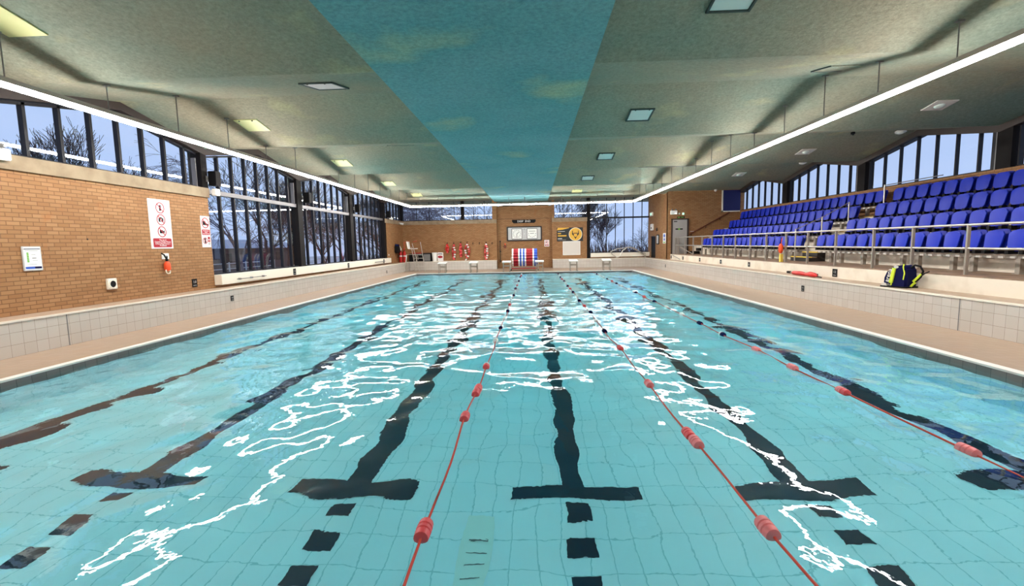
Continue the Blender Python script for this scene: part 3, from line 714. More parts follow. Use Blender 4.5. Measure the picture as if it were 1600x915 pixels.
hanging(-5.03, 'narrow dark red float line on the third hook', 1.84, .82, .18, ['float_red', 'sign_red', 'float_red'], 3)
hanging(-4.58, 'wide looped red and white float line on the fourth hook', 1.80, .72, .46, ['white', 'float_red', 'white', 'sign_red', 'pink'], 4)
hanging(-3.26, 'red and white float line hanging alone near the brick pier', 1.80, .60, .30, ['white', 'float_red', 'pink', 'sign_red', 'white', 'float_red'], 5)
tag(mb('white').tube([(-4.73, 32.9, .62), (-4.63, 32.9, .72)], .05, 10).build('loose_float'), 'single white float lying on the far ledge under the wide loop', 'float')
# starting blocks
def start_block(x, label):
    t = thing('starting_block', label, 'starting block', (x, 28.92, 0), 0, 'white starting blocks at the deep end')
    q = mb('white').prism([(-.22, .56), (.36, .62), (.36, .67), (-.22, .61)], -.27, .27, 'x'); q.build('platform', t, bevel=.012)
    for a in (-.2, .2):
        for b in (-.15, .27): mb('dull_steel').tube([(a, b, 0), (a, b, .58)], .022, 8).build('leg', t)
    mb('dull_steel').box(-.2, .2, -.17, -.13, .36, .40).box(-.2, .2, .25, .29, .36, .40).build('crossbar', t)
    mb('dull_steel').box(-.2, .2, .22, .40, .30, .33).build('step', t)
    for a in (-.2, .2): mb('black').box(a-.045, a+.045, -.2, -.1, 0, .015).build('foot', t)
for k, x in enumerate((-5.60, -3.66, -1.64, .37, 2.43, 4.43)):
    start_block(x, 'white topped steel starting block at the deep end, %s from the left' % ords[k])
# ---------------------------------------------------------------- pier: sign, clocks, reel
t = thing('deep_end_sign', 'black DEEP END sign high on the brick pier', 'sign', (-.62, 33.34, 3.12))
mb('black').prism([(-.82, .24), (.82, .24), (.82, .10), (.72, 0), (-.72, 0), (-.82, .10)], -.03, 0).build('board', t)
text('DEEP  END', .19, 0, .12, t, 'white', -.033)
t = thing('clock_panel', 'wide grey panel with two square clocks on the brick pier', 'clock', (-.60, 33.34, 1.88))
mb('dark_wood').prism(shift(rrect(2.46, 1.02, .08), 0, .51), -.06, 0).build('frame', t)
mb('light_grey').prism(shift(rrect(2.26, .84, .04), 0, .51), -.075, -.05).build('panel', t)
for kx, face in ((-.52, 'clock'), (.54, 'timer')):
    fr = mb('mid_grey').prism(shift(rrect(.74, .76, .05), kx, .5), -.11, -.07).build('clock_frame', t)
    mb('white').box(kx-.33, kx+.33, -.116, -.108, .17, .83).build('clock_face', fr)
    q = mb('black')
    for h_ in range(12):
        a = math.radians(90 - 30*h_)
        if face == 'clock' or h_ in (3, 4, 5, 6, 7, 8, 9):
            cx, cz = kx + .25*math.cos(a), .5 + .25*math.sin(a); q.box(cx-.02, cx+.02, -.119, -.115, cz-.022, cz+.022)
    if face == 'timer': q.box(kx-.22, kx+.22, -.119, -.115, .655, .68)
    q.build('clock_marks', fr)
    q = mb('black')
    if face == 'clock': q.prism([(kx-.012, .5), (kx+.012, .5), (kx+.012, .25), (kx-.012, .25)], -.123, -.119).prism([(kx-.01, .51), (kx+.01, .49), (kx+.16, .62), (kx+.145, .635)], -.126, -.123)
    else: q.prism([(kx-.14, .50), (kx-.14, .525), (kx+.14, .535), (kx+.14, .51)], -.123, -.119)
    q.build('clock_hand', fr)
mb('mid_grey').disc(0, .82, .03, -.08, -.07, 12).use('white').disc(0, .5, .03, -.08, -.07, 12).build('knob', t)
t = thing('prohibition_sign', 'small white and red notice on the pier right of the clocks', 'sign', (.955, 33.34, 1.47))
mb('sign_white').box(-.17, .17, -.01, 0, 0, .45).build('board', t)
q = MB(); prohib(q, 0, .29, .13, 'float_red', -.01); q.use('black').prism([(-.07, .25), (.06, .31), (.04, .35), (-.08, .30)], -.011, -.013); q.build('pictogram', t)
mb('sign_red').box(-.13, -.015, -.013, -.01, .05, .13).box(.015, .13, -.013, -.01, .05, .13).build('text_panel', t)
t = thing('pole_rack', 'thin dark pole on hooks at the left edge of the pier', 'pole', (-2.30, 33.34, .42))
mb('dark_wood').tube([(0, -.06, 0), (0, -.06, 1.5)], .018, 8).build('pole', t)
for z in (.05, .72, 1.42): mb('dark_frame').box(-.04, .04, -.10, 0, z, z+.09).build('clip', t)
t = thing('rescue_ring', 'small red and orange rescue line on a peg left of the reel', 'rescue line', (-1.97, 33.30, 1.38))
q = mb('brown_rail').ring(0, .13, .03, .10, -.08, 0, 20); q.build('coil', t)
mb('orange').tube([(0, -.05, .02), (.04, -.05, .15), (.0, -.03, .36)], .03).build('loop', t)
# lane rope reel
t = thing('lane_rope_reel', 'trolley reel wound with red, white and blue lane floats before the pier', 'reel', (-.58, 30.2, 0))
cols = ['white', 'sign_red', 'sign_red', 'sign_red', 'white', 'blue', 'white', 'blue', 'white', 'sign_red', 'sign_red', 'sign_red', 'sign_red', 'white', 'blue', 'blue']
n_ = len(cols)
for k, cname in enumerate(cols):
    x = -.72 + 1.50*k/(n_-1)
    alt = {'white': 'blue', 'blue': 'white'}.get(cname, cname)
    wgrp = []
    for j in range(16):
        a = math.radians(-60 + j*20)
        cc = cname if (j < 9 or cname == 'sign_red') else alt
        q = mb(cc).tube([(x-.045, -.40*math.cos(a)*.95, .80+.50*math.sin(a)), (x+.045, -.40*math.cos(a)*.95, .80+.50*math.sin(a))], .095, 10)
        wgrp.append(q)
    # one wound coil per lane-float turn, colours kept as separate materials in one mesh
    big = MB()
    for q in wgrp:
        for mm in q.mats: big.use(mm)
        big.add(q.v, q.f)
    big.build('float_coil', t, smooth=True)
mb('dull_steel').tube([(-.84, 0, .80), (.9, 0, .80)], .04, 12).build('axle', t)
for a in (-.84, .88):
    q = mb('dull_steel').tube([(a, -.42, .1), (a, 0, .8), (a, .42, .1)], .025, 8).tube([(a, -.45, .1), (a, .45, .1)], .025, 8); q.build('side_frame', t)
    for b in (-.4, .4): mb('black').tube([(a-.02, b, .06), (a+.02, b, .06)], .06, 14).build('wheel', t)
mb('dull_steel').box(-.84, .88, -.46, -.40, .20, .25).build('crossbar', t); mb('sign_red').box(-.8, .84, -.3, .3, .12, .16).build('tray', t)
# poster, whiteboard
t = thing('club_poster', 'black poster with a large gold round badge on the far brick wall', 'poster', (2.55, YB - .002, 1.80))
mb('dark_green').box(-.90, .88, -.012, 0, 0, .93).build('board', t)
q = mb('gold').disc(.37, .47, .45, -.018, -.012, 40).use('cream').ring(.37, .47, .425, .455, -.021, -.012, 40)
q.use('dark_wood').prism([(.37-.13, .36), (.37, .14), (.37+.13, .36), (.37, .28)], -.023, -.018)
for sgn in (-1, 1):
    q.prism([(.37+sgn*.12, .34), (.37+sgn*.24, .48), (.37+sgn*.23, .68), (.37+sgn*.16, .74), (.37+sgn*.19, .60), (.37+sgn*.10, .46)][::sgn], -.022, -.018)
q.use('brown_rail').box(.24, .50, -.023, -.018, .51, .57)
q.build('badge', t)
q = mb('gold').prism([(-.90, .76), (-.85, .93), (-.1, .93), (-.05, .90), (-.5, .80)], -.016, -.012).box(-.84, -.62, -.016, -.012, .50, .57).box(-.84, -.25, -.016, -.012, .34, .42).use('light_grey').box(-.84, -.55, -.016, -.012, .16, .22).box(-.84, -.35, -.016, -.012, .66, .69).use('mid_grey').box(-.84, -.28, -.016, -.012, .08, .12)
q.build('print', t)
t = thing('whiteboard', 'plain pale whiteboard under the gold badge poster', 'whiteboard', (2.645, YB, .85))
fr = mb('white')
for a, b, c_, d_ in ((-.6, -.56, 0, .95), (.56, .6, 0, .95), (-.6, .6, 0, .04), (-.6, .6, .91, .95)): fr.box(a, b, -.035, 0, c_, d_)
fr.build('frame', t); mb('offwhite').box(-.57, .57, -.02, 0, .02, .93).build('board', t)
# bent rails on the far ledge
t = thing('pool_ladder', 'loose bent steel ladder rails resting on the far right ledge', 'ladder', (6.4, 32.55, BH))
mb('steel').tube([(-1.15, -.05, .40), (-1.05, -.05, .25), (-.75, -.05, .06), (-.55, -.05, .10), (-.35, -.03, .50), (.0, 0, .72), (.4, 0, .68), (.8, 0, .40), (1.1, 0, .20), (1.16, 0, .03)], .028, 8).build('rail', t, smooth=True)
mb('steel').tube([(-1.15, .05, .44), (-.7, .05, .62), (-.3, .05, .66), (.1, .05, .74), (.5, .05, .55), (1.0, .05, .33), (1.2, .05, .28), (1.22, .05, .03)], .028, 8).build('rail', t, smooth=True)
for k in (.10, .32): mb('dull_steel').tube([(k, -.02, .70-k*.1), (k, .08, .70-k*.1)], .05, 8).build('rung', t)
# ---------------------------------------------------------------- right return wall fittings (x = 7.93, facing -x)
def rt(name, label, cat, y, z, group=None): return thing(name, label, cat, (7.93, y, z), R90, group)
t = rt('emergency_light', 'small lit green emergency lamp high on the right return wall', 'emergency light', 32.2, 3.35)
mb('white').box(-.3, .3, -.1, 0, 0, .25).build('box', t, bevel=.02); mb('green_led').ball((.1, -.11, .12), .05, 8, 6).build('lamp', t)
t = rt('alarm_box', 'white alarm box beside the narrow dark doorway', 'alarm', 32.0, 2.4)
mb('white').box(-.25, .25, -.12, 0, 0, .42).build('box', t, bevel=.02); mb('black').box(-.05, .15, -.13, -.12, .1, .2).build('grille', t)
t = rt('alarm_bell', 'small dark bell on the brick right of the doorway', 'bell', 30.85, 2.33)
mb('dark_wood').ball((0, -.04, .1), .1, 10, 8, (1, .6, 1)).build('body', t, smooth=True)
t = rt('framed_notice', 'tall narrow black framed notice right of the dark doorway', 'notice', 30.68, 1.48)
mb('black').prism(shift(rrect(.62, .62, .08), 0, .31), -.03, 0).build('frame', t); mb('light_grey').prism(shift(rrect(.42, .5, .05), 0, .31), -.035, -.028).build('sheet', t)
t = rt('pool_rules_sign', 'white sign with blue circles near the brick corner', 'sign', 29.18, 1.54)
mb('sign_white').prism(shift(rrect(.62, .62, .03), 0, .31), -.01, 0).build('board', t); q = mb('blue').disc(0, .46, .1, -.013, -.01, 20, 1.9).disc(0, .24, .08, -.013, -.01, 20, 1.9).use('green').box(-.22, .22, -.013, -.01, .03, .1).build('pictogram', t)
# ---------------------------------------------------------------- end wall of the stand (y = 28.5)
r = sempty('door_1', 'plain grey door at the end of the stand')
mb('dark_wood').box(8.12, 8.19, 28.42, 28.52, TZ[0], 2.97).box(9.03, 9.12, 28.42, 28.52, TZ[0], 2.97).box(8.12, 9.12, 28.42, 28.52, 2.91, 2.97).build('door_frame', r)
d_ = mb('grey_door').box(8.19, 9.03, 28.44, 28.50, TZ[0], 2.91).build('door_leaf_or_dark', r)
mb('black').box(8.36, 8.52, 28.43, 28.44, 2.33, 2.40).box(8.62, 8.78, 28.43, 28.44, 2.33, 2.40).box(8.27, 8.45, 28.43, 28.44, 2.78, 2.83).build('door_label', d_)
mb('green').box(8.52, 8.62, 28.43, 28.44, 2.32, 2.41).build('door_label', d_)
mb('dull_steel').box(8.54, 8.57, 28.38, 28.44, 1.42, 1.86).build('door_handle', d_)
t = thing('exit_light', 'white twin spot emergency light above the grey door', 'emergency light', (8.25, 28.5, 3.22))
mb('white').box(-.19, .19, -.12, 0, 0, .22).build('box', t, bevel=.01)
for k in (-.1, .1): mb('mid_grey').ball((k, -.1, .27), .05, 10, 6).build('lamp_head', t, smooth=True)
mb('white_led').box(.05, .15, -.13, -.12, .03, .08).build('indicator', t)
t = thing('exit_light', 'small glowing green light above the grey door', 'exit light', (8.80, 28.5, 3.18))
mb('white').box(-.06, .06, -.05, 0, 0, .14).build('box', t); mb('green_led').ball((0, -.06, .07), .045, 10, 6).build('lamp', t)
t = thing('wall_sensor', 'small round sensor between the two lights above the grey door', 'sensor', (8.58, 28.5, 3.22))
mb('offwhite').disc(0, .04, .05, -.04, 0, 14).build('body', t)
t = thing('door_notice', 'small green lettered strip directly above the grey door', 'sign', (8.68, 28.5, 3.0))
mb('dark_green').box(-.22, .22, -.01, 0, 0, .10).build('board', t); mb('green').box(-.18, -.06, -.012, -.01, .02, .08).box(.0, .16, -.012, -.01, .03, .07).build('print', t)
t = thing('wall_bracket', 'short pale shelf bracket on the brick right of the grey door', 'bracket', (9.35, 28.5, 2.2))
mb('offwhite').box(-.12, .12, -.06, 0, 0, .03).build('body', t)
t = thing('handrail', 'dark brown handrail climbing the end brick wall', 'handrail', (9.15, 28.39, 2.04))
mb('brown_rail').tube([(0, 0, 0), (2.28, 0, 1.23)], .035, 10).build('rail', t, smooth=True)
for k in (.12, .95, 1.75): mb('dark_frame').tube([(k, .08, k*.54-.14), (k, .02, k*.54-.12), (k, 0, k*.54)], .018, 6).build('bracket', t)
t = thing('blue_board', 'large navy panel with cream edging at the top of the stand', 'panel', (11.0, 28.495, 3.30))
mb('blue_panel').box(.06, 1.04, -.06, 0, .06, 1.24).build('panel', t)
mb('cream').box(0, .06, -.08, 0, 0, 1.24).box(.0, 1.04, -.08, 0, 0, .06).build('edging', t)
t = thing('security_camera', 'small white camera under the ceiling left of the navy panel', 'camera', (10.6, 28.5, 4.55))
mb('white').ball((0, -.1, 0), .08, 12, 8).build('body', t, smooth=True); mb('white').tube([(0, 0, .03), (0, -.1, .0)], .02).build('arm', t)
# ---------------------------------------------------------------- stand: seats
def seat_mesh():
    r = thing('stadium_seat', 'x', 'seat', (0, 0, 0), R90)
    def shell(w_top, w_bot, h, th, y_top, y_bot, z0, curve, m_, nm, rad=.05, ny=7):
        nxs = 7; vs = []; fs = []
        rows = 7
        for side in (0, 1):
            for i in range(rows):
                v = i/(rows-1)
                for j in range(nxs):
                    u = j/(nxs-1)*2-1
                    w = w_bot + (w_top-w_bot)*v
                    rc = 1.0
                    if v > .8: rc = math.sqrt(max(0, 1-((v-.8)/.2)**2*.45))
                    if v < .15: rc = math.sqrt(max(0, 1-((.15-v)/.15)**2*.4))
                    yy = y_bot + (y_top-y_bot)*v - curve*(u*u) + (th if side else 0)
                    vs.append((u*w/2*rc, yy, z0 + h*v - .02*(u*u)*(v > .8)))
        N = rows*nxs
        for i in range(rows-1):
            for j in range(nxs-1):
                a = i*nxs+j; fs += [(a, a+1, a+nxs+1, a+nxs), (N+a, N+a+nxs, N+a+nxs+1, N+a+1)]
        for j in range(nxs-1): fs += [(j, N+j, N+j+1, j+1), ((rows-1)*nxs+j, (rows-1)*nxs+j+1, N+(rows-1)*nxs+j+1, N+(rows-1)*nxs+j)]
        for i in range(rows-1): fs += [(i*nxs, (i+1)*nxs, N+(i+1)*nxs, N+i*nxs), (i*nxs+nxs-1, N+i*nxs+nxs-1, N+(i+1)*nxs+nxs-1, (i+1)*nxs+nxs-1)]
        q = mb(m_); q.add(vs, fs); q.build(nm, r, smooth=True)
    shell(.455, .38, .44, .02, .10, .0, .40, .035, 'seat', 'backrest')
    shell(.40, .33, .375, .025, -.06, -.12, .44, -.02, 'seat_pan', 'seat_pan')
    for a in (-.17, .10): mb('black').box(a, a+.07, -.13, .06, .35, .45).build('hinge', r)
    return r
proto = seat_mesh(); first = True
rowname = ['front row', 'second row', 'third row', 'top row']
RX = [9.22, 10.07, 10.92, 11.64]
near0 = [15.84, 15.76, 15.75, 16.02]           # outer edge of the seats beside the aisle, near block
farn = [16.62, 16.60, 16.55, 16.36]
fare = [26.1, 26.9, 26.8, 27.3]
vis = [9.0, 9.9, 10.7, 11.3]
def words_n(k):
    base = ords + ['twenty-fourth', 'twenty-fifth']
    return base[k]
for ri in range(4):
    for blk in ('near', 'far'):
        if blk == 'near': ysl = [near0[ri] - .24 - .475*k for k in range(40) if near0[ri] - .24 - .475*k > vis[ri]-.3]
        else: ysl = [farn[ri] + .24 + .475*k for k in range(40) if farn[ri] + .24 + .475*k < fare[ri]]
        for k, y in enumerate(ysl):
            o = proto if first else copy_tree(proto); first = False
            o.location = (RX[ri], y, TZ[ri] + .03)
            o['label'] = 'blue tip-up seat in the %s, %s from the aisle in the %s block' % (rowname[ri], words_n(k), blk)
            o['group'] = 'blue tip-up seats in the %s' % rowname[ri]
    for blk, (a, b) in (('near', (vis[ri]-.4, near0[ri])), ('far', (farn[ri] + (.40 if ri == 0 else .06), fare[ri]))):
        t = thing('seat_rail', 'grey steel beam and posts under the %s seats, %s block' % (rowname[ri], blk), 'seat support', (RX[ri]+.02, a, TZ[ri]), 0, 'seat support rails')
        Lr = b - a
        mb('dull_steel').box(-.03, .04, 0, Lr, .30, .345).build('beam', t)
        k = 0; yy = .35
        while yy < Lr - .1:
            mb('dull_steel').box(-.045, .045, yy-.045, yy+.045, 0, .30).box(-.08, .08, yy-.07, yy+.07, 0, .012).build('post', t); yy += [.48, .95][k % 2]; k += 1
        # row of pale clips between the seat hinges
        yy = .2; cl = mb('offwhite').box(-.07, -.03, -.05, .05, .30, .345).build('clip', t); cl.location = (0, yy, 0)
        while yy < Lr - .35:
            yy += .2375; c2 = cl.copy(); COL.objects.link(c2); c2.parent = t; c2.location = (0, yy, 0)
# aisle steps
for i in range(4):
    for j in range(2):
        if i == 3: break
        zt = TZ[i] + (j+1)*(TZ[i+1]-TZ[i])/3; x0 = TX[i+1] - .52 + .26*j
        t = thing('aisle_step', 'dark step with yellow edge in the aisle, %s step up from the %s' % (['lower', 'upper'][j], ['walkway', 'front row', 'second row'][i]), 'step', (x0, 15.85, TZ[i]), 0, 'aisle steps with yellow edges')
        wy = .68 if not (i == 0) else (.85 if j else 1.1)
        mb('step').box(0, TX[i+1]-x0-.001 if j else .26, 0, wy, 0, zt-TZ[i]-.03).build('block', t)
        mb('yellow').box(-.02, .10, 0, wy, zt-TZ[i]-.03, zt-TZ[i]).use('stand_top').box(.10, TX[i+1]-x0-.001 if j else .26, 0, wy, zt-TZ[i]-.03, zt-TZ[i]).build('nosing', t)
q = mb('yellow')
for i in (1, 2, 3): q.box(TX[i]-.03, TX[i]+.05, 15.75, 16.65, TZ[i]-.005, TZ[i]+.006)
struct(q.build('trim_9'), 'yellow edge strips on the stand tiers')
# front railing
t = thing('stand_railing', 'long steel two-rail barrier along the front of the stand', 'railing', (8.3, 8.0, TZ[0]))
RL = 20.2
for z in (.955, .505): mb('steel').tube([(0, -2, z), (0, RL, z)], .024, 10).build('rail', t, smooth=True)
for y in (8.3, 9.48, 10.80, 12.0, 13.45, 14.78, 16.03, 17.35, 18.6, 19.95, 21.2, 22.5, 23.8, 25.1, 26.4, 27.6, 28.15):
    mb('dull_steel').box(-.028, .028, y-8-.018, y-8+.018, 0, .95).build('post', t)
# end steps rail
t = thing('stair_rail', 'short sloping steel rail in front of the grey door', 'handrail', (8.38, 28.2, TZ[0]))
mb('dull_steel').tube([(0, .02, .5), (.6, -.9, .02)], .02, 8).build('rail', t); mb('dull_steel').tube([(.05, .02, 0), (.05, .02, .95)], .02, 8).build('post', t)
t = thing('wall_rail', 'short thin sloping rod on the cream face at the stand corner', 'rod', (8.09, 27.9, .72))
mb('mid_grey').tube([(-.02, .1, .14), (-.02, -1.4, -.06)], .014, 6).build('rod', t)
t = thing('floor_box', 'low dark box on the walkway at the end of the front row', 'box', (9.2, 27.6, TZ[0])); mb('black').box(-.22, .22, -.2, .2, 0, .16).box(.0, .4, -.6, -.25, .18, .34).build('body', t)
# aisle handrail posts
pts = [(8.9, 16.6, TZ[0], 1.08), (9.75, 16.6, TZ[1], 1.0), (10.66, 16.68, TZ[2], 1.0), (11.45, 16.2, TZ[3], 1.0)]
t = thing('aisle_handrail', 'sloping steel handrail on posts up the aisle between the seat blocks', 'handrail', (8.9, 16.6, TZ[0]))
for i, (x, y, z, h) in enumerate(pts):
    mb('steel').tube([(x-8.9, y-16.6, z-TZ[0]), (x-8.9, y-16.6, z-TZ[0]+h)], .022, 8).build('post', t)
mb('dull_steel').tube([(x-8.9, y-16.6, z-TZ[0]+h-.02) for x, y, z, h in pts[:3]], .012, 8).build('rail', t)
mb('steel').tube([(pts[3][0]-8.9, pts[3][1]-16.6, pts[3][2]-TZ[0]+.98), (pts[3][0]-8.9, pts[3][1]-16.6-2.2, pts[3][2]-TZ[0]+1.0)], .014, 8).build('rail', t)
# orange torpedo buoy on railing post
t = thing('rescue_buoy', 'orange rescue buoy tied to the railing beside the aisle steps', 'rescue buoy', (8.30, 16.15, TZ[0]))
mb('orange').tube([(-.10, 0, .28), (-.10, 0, .36), (-.10, 0, .52), (-.10, 0, .60)], [.03, .07, .07, .03], 12).build('float', t, smooth=True)
mb('orange').tube([(-.09, 0, .6), (-.07, 0, .80)], .01, 6).build('strap', t)
mb('yellow').box(-.12, -.04, -.05, .05, 0, .26).build('bag', t)
# depth markers on the walkway face
for y, lb in ((28.3, 'at its far corner'), (26.1, 'second from the far corner'), (23.5, 'third from the far corner'), (20.9, 'fourth from the far corner'), (18.2, 'fifth, before the aisle')):
    t = thing('depth_sign', 'dark marker on the cream walkway face, %s' % lb, 'sign', (8.098, y, .66), R90, 'black depth markers')
    mb('black').box(-.09, .09, -.008, 0, 0, .17).build('plate', t); mb('mid_grey').box(-.05, .05, -.010, -.008, .05, .12).build('print', t)
depth_sign('black depth marker on the cream walkway face between red float and backpack', (8.098, 13.1, .635), R90, .20, .21, '1.2')
depth_sign('small dark marker on the right tiled ledge face, near', (7.498, 13.5, .21), R90, .13, .16, '1.2')
depth_sign('small dark marker on the right tiled ledge face, far', (7.498, 27.3, .2), R90, .13, .16, '2.0')
# backpack
t = thing('backpack', 'navy backpack with lime trim standing on the right ledge', 'backpack', (7.86, 10.42, BH), R90 + .35)
prof = [(-.20, .0), (-.24, .05), (-.23, .22), (-.16, .40), (-.04, .47), (.10, .48), (.17, .42), (.19, .2), (.18, 0)]
q = mb('navy').prism([(a, b) for a, b in prof], -.20, .14); q.build('body', t, bevel=.05)
q = mb('navy').prism([(-.30, .02), (-.29, .2), (-.24, .33), (-.2, .36), (-.16, .02)], -.16, .10); q.build('front_pocket', t, bevel=.03)
q = mb('lime').tube([(-.10, -.205, .05), (-.08, -.215, .25), (-.04, -.20, .40), (.0, -.12, .47)], .014, 6).tube([(.13, -.2, .18), (.15, -.205, .32), (.11, -.19, .44), (.06, -.1, .49)], .012, 6); q.build('piping', t, smooth=True)
q = mb('lime').prism([(-.13, .10), (-.07, .10), (-.02, .40), (-.08, .42)], -.235, -.2); q.build('stripe', t)
text('arena', .13, -.14, .26, t, 'white', -.24, rot=-math.radians(78), ext=.003)
mb('offwhite').prism([(-.31, .03), (-.1, .02), (-.12, .07), (-.29, .09)], -.20, .0).build('base_trim', t)
q = mb('black').tube([(.15, -.02, .42), (.22, -.02, .48), (.32, -.02, .46), (.38, -.02, .36), (.34, -.02, .24), (.22, -.02, .10), (.18, -.02, .06)], .02, 8); q.build('strap', t, smooth=True)
q = mb('lime').tube([(.36, -.03, .30), (.22, -.04, .14)], .026, 8).tube([(.26, -.05, .12), (.18, -.05, .03)], .024, 8); q.build('strap_pad', t, smooth=True)
q = mb('black').tube([(.20, -.03, .08), (.30, -.03, .22), (.42, -.04, .32), (.5, -.04, .36)], .014, 6); q.build('strap', t, smooth=True)
mb('light_grey').disc(-.02, .44, .03, -.21, -.2, 10, 1.6).build('logo', t)
mb('black').prism([(-.32, 0), (.2, 0), (.2, .03), (-.32, .03)], -.21, .15).build('base', t)
# red floats + pole on ledge
t = thing('torpedo_float', 'long red rescue float lying on the right ledge', 'rescue float', (7.80, 13.9, BH))
mb('red').tube([(0, .75, .05), (0, .68, .06), (0, .3, .065), (.01, .05, .05)], [.02, .055, .062, .05], 12).tube([(.01, .05, .055), (.0, -.2, .07), (-.02, -.45, .06), (-.02, -.55, .04)], [.045, .07, .06, .02], 12).build('float', t, smooth=True)
mb('black').tube([(-.02, -.52, .03), (-.02, -.75, .02)], .016, 6).build('strap', t, smooth=True)
t = thing('reach_pole', 'thin grey pole with black ends lying behind the red float', 'pole', (8.02, 14.2, BH))
mb('dull_steel').tube([(0, -.35, .05), (0, 1.05, .03)], .014, 8).build('pole', t)
for y in (-.35, .3, 1.05): mb('black').box(-.03, .03, y-.08, y+.08, .0, .07).build('grip', t)
# ---------------------------------------------------------------- lane ropes
def lane_rope(x, label, floats):
    t = thing('lane_rope', label, 'lane rope', (x, YN, ZW), 0, 'red lane ropes across the pool length')
    pts = []
    for i in range(110):
        y = i*(YF-YN)/109; pts.append((.012*math.sin(y*1.3)+.01*math.sin(y*3.1), y, .012 + .008*math.sin(y*2.2)))
    mb('rope').tube(pts, .009, 6).build('cord', t, smooth=True)
    for (y, c1, c2) in floats:
        y -= YN; cx = .012*math.sin(y*1.3)+.01*math.sin(y*3.1)
        q = mb(c1)
        q.tube([(cx, y-.085, .01), (cx, y-.078, .01), (cx, y-.03, .01), (cx, y-.022, .01), (cx, y-.014, .01), (cx, y+.0, .01)], [.03, .046, .05, .042, .05, .05], 14)
        q.use(c2).tube([(cx, y+.0, .01), (cx, y+.014, .01), (cx, y+.022, .01), (cx, y+.03, .01), (cx, y+.078, .01), (cx, y+.085, .01)], [.05, .05, .042, .05, .046, .03], 14)
        q.build('float', t, smooth=True)
def more(y0, pat, st=1.28):
    o = []; y = y0; k = 0
    while y < 28.1: o.append((y, pat[k % len(pat)], pat[k % len(pat)])); y += st; k += 1
    return o
lane_rope(-.71, 'red lane rope left of the middle T mark', [(2.76, 'float_red', 'float_red'), (4.71, 'float_red', 'float_red'), (5.5, 'float_red', 'float_red'), (5.68, 'float_red', 'float_red'), (6.76, 'float_red', 'white')] + more(8.6, ['white', 'navy', 'white', 'navy', 'float_red']))
lane_rope(1.41, 'red lane rope right of the middle T mark', [(2.81, 'pink', 'pink'), (4.08, 'pink', 'pink'), (4.26, 'float_red', 'float_red'), (5.83, 'pink', 'float_red'), (7.86, 'float_red', 'float_red')] + more(9.4, ['navy', 'white', 'navy', 'float_red']))
lane_rope(3.55, 'red lane rope nearest the stand side', [(3.91, 'pink', 'pink'), (5.49, 'float_red', 'pink'), (6.56, 'pink', 'pink'), (7.67, 'pink', 'pink'), (8.96, 'navy', 'white')] + more(10.2, ['navy', 'white', 'white', 'navy', 'float_red']))
# ---------------------------------------------------------------- outside
g = mb('ground').box(-90, XW-.3, -20, 120, -.6, -.5).box(XW-.3, XRW+.3, YB+.3, 120, -.6, -.5).box(XRW+.3, 60, -20, 120, -.6, -.5)
struct(g.build('ground'), 'pale wintry ground outside the windows')
def tree_mesh(seed, h, spread, droop=0., m_='bark', depth=5, upright=.5):
    rr = random.Random(seed); V = []; Fc = []
    def cone(a, b, r0, r1):
        d = (b-a); L = d.length
        if L < 1e-6: return
        d = d/L; u = d.orthogonal().normalized(); w = d.cross(u); k = len(V)
        for p, r_ in ((a, r0), (b, r1)):
            for j in range(3):
                t_ = 2*PI*j/3; V.append(tuple(p + (u*math.cos(t_) + w*math.sin(t_))*r_))
        for j in range(3): Fc.append((k+j, k+(j+1) % 3, k+3+(j+1) % 3, k+3+j))
    def grow(p, d, L, r_, n_):
        q = p; seg = 3 if n_ > 2 else 2
        for i in range(seg):
            d2 = (d + Vector((rr.uniform(-.18, .18), rr.uniform(-.18, .18), rr.uniform(-.1, .12) - droop*(depth-n_)/depth*.35))).normalized()
            e = q + d2*L/seg; r2 = max(r_*.86, .009); cone(q, e, r_, r2); q, d, r_ = e, d2, r2
            if n_ > 0:
                nb = 1 if i < seg-1 else 2
                for _ in range(nb):
                    az = rr.uniform(0, 2*PI); sp = rr.uniform(.45, 1.0)*spread
                    ax = Vector((math.cos(az), math.sin(az), 0)); dd = (d + ax*sp + Vector((0, 0, upright*.25))).normalized()
                    grow(q, dd, L*rr.uniform(.62, .82), max(r_*.6, .010), n_-1)
    grow(Vector((0, 0, 0)), Vector((0, 0, 1)), h*.32, h*.018, depth)
    q = mb(m_); q.add(V, Fc); me = bpy.data.meshes.new('bare_tree'); me.from_pydata(q.v, [], q.f); me.materials.append(M[m_]); return me
TM = [tree_mesh(1, 7.5, .7, depth=6, upright=1.3), tree_mesh(2, 7.5, .9), tree_mesh(3, 8., .6, m_='bark', depth=6), tree_mesh(4, 8.5, .7, .9, 'bark2', depth=6)]
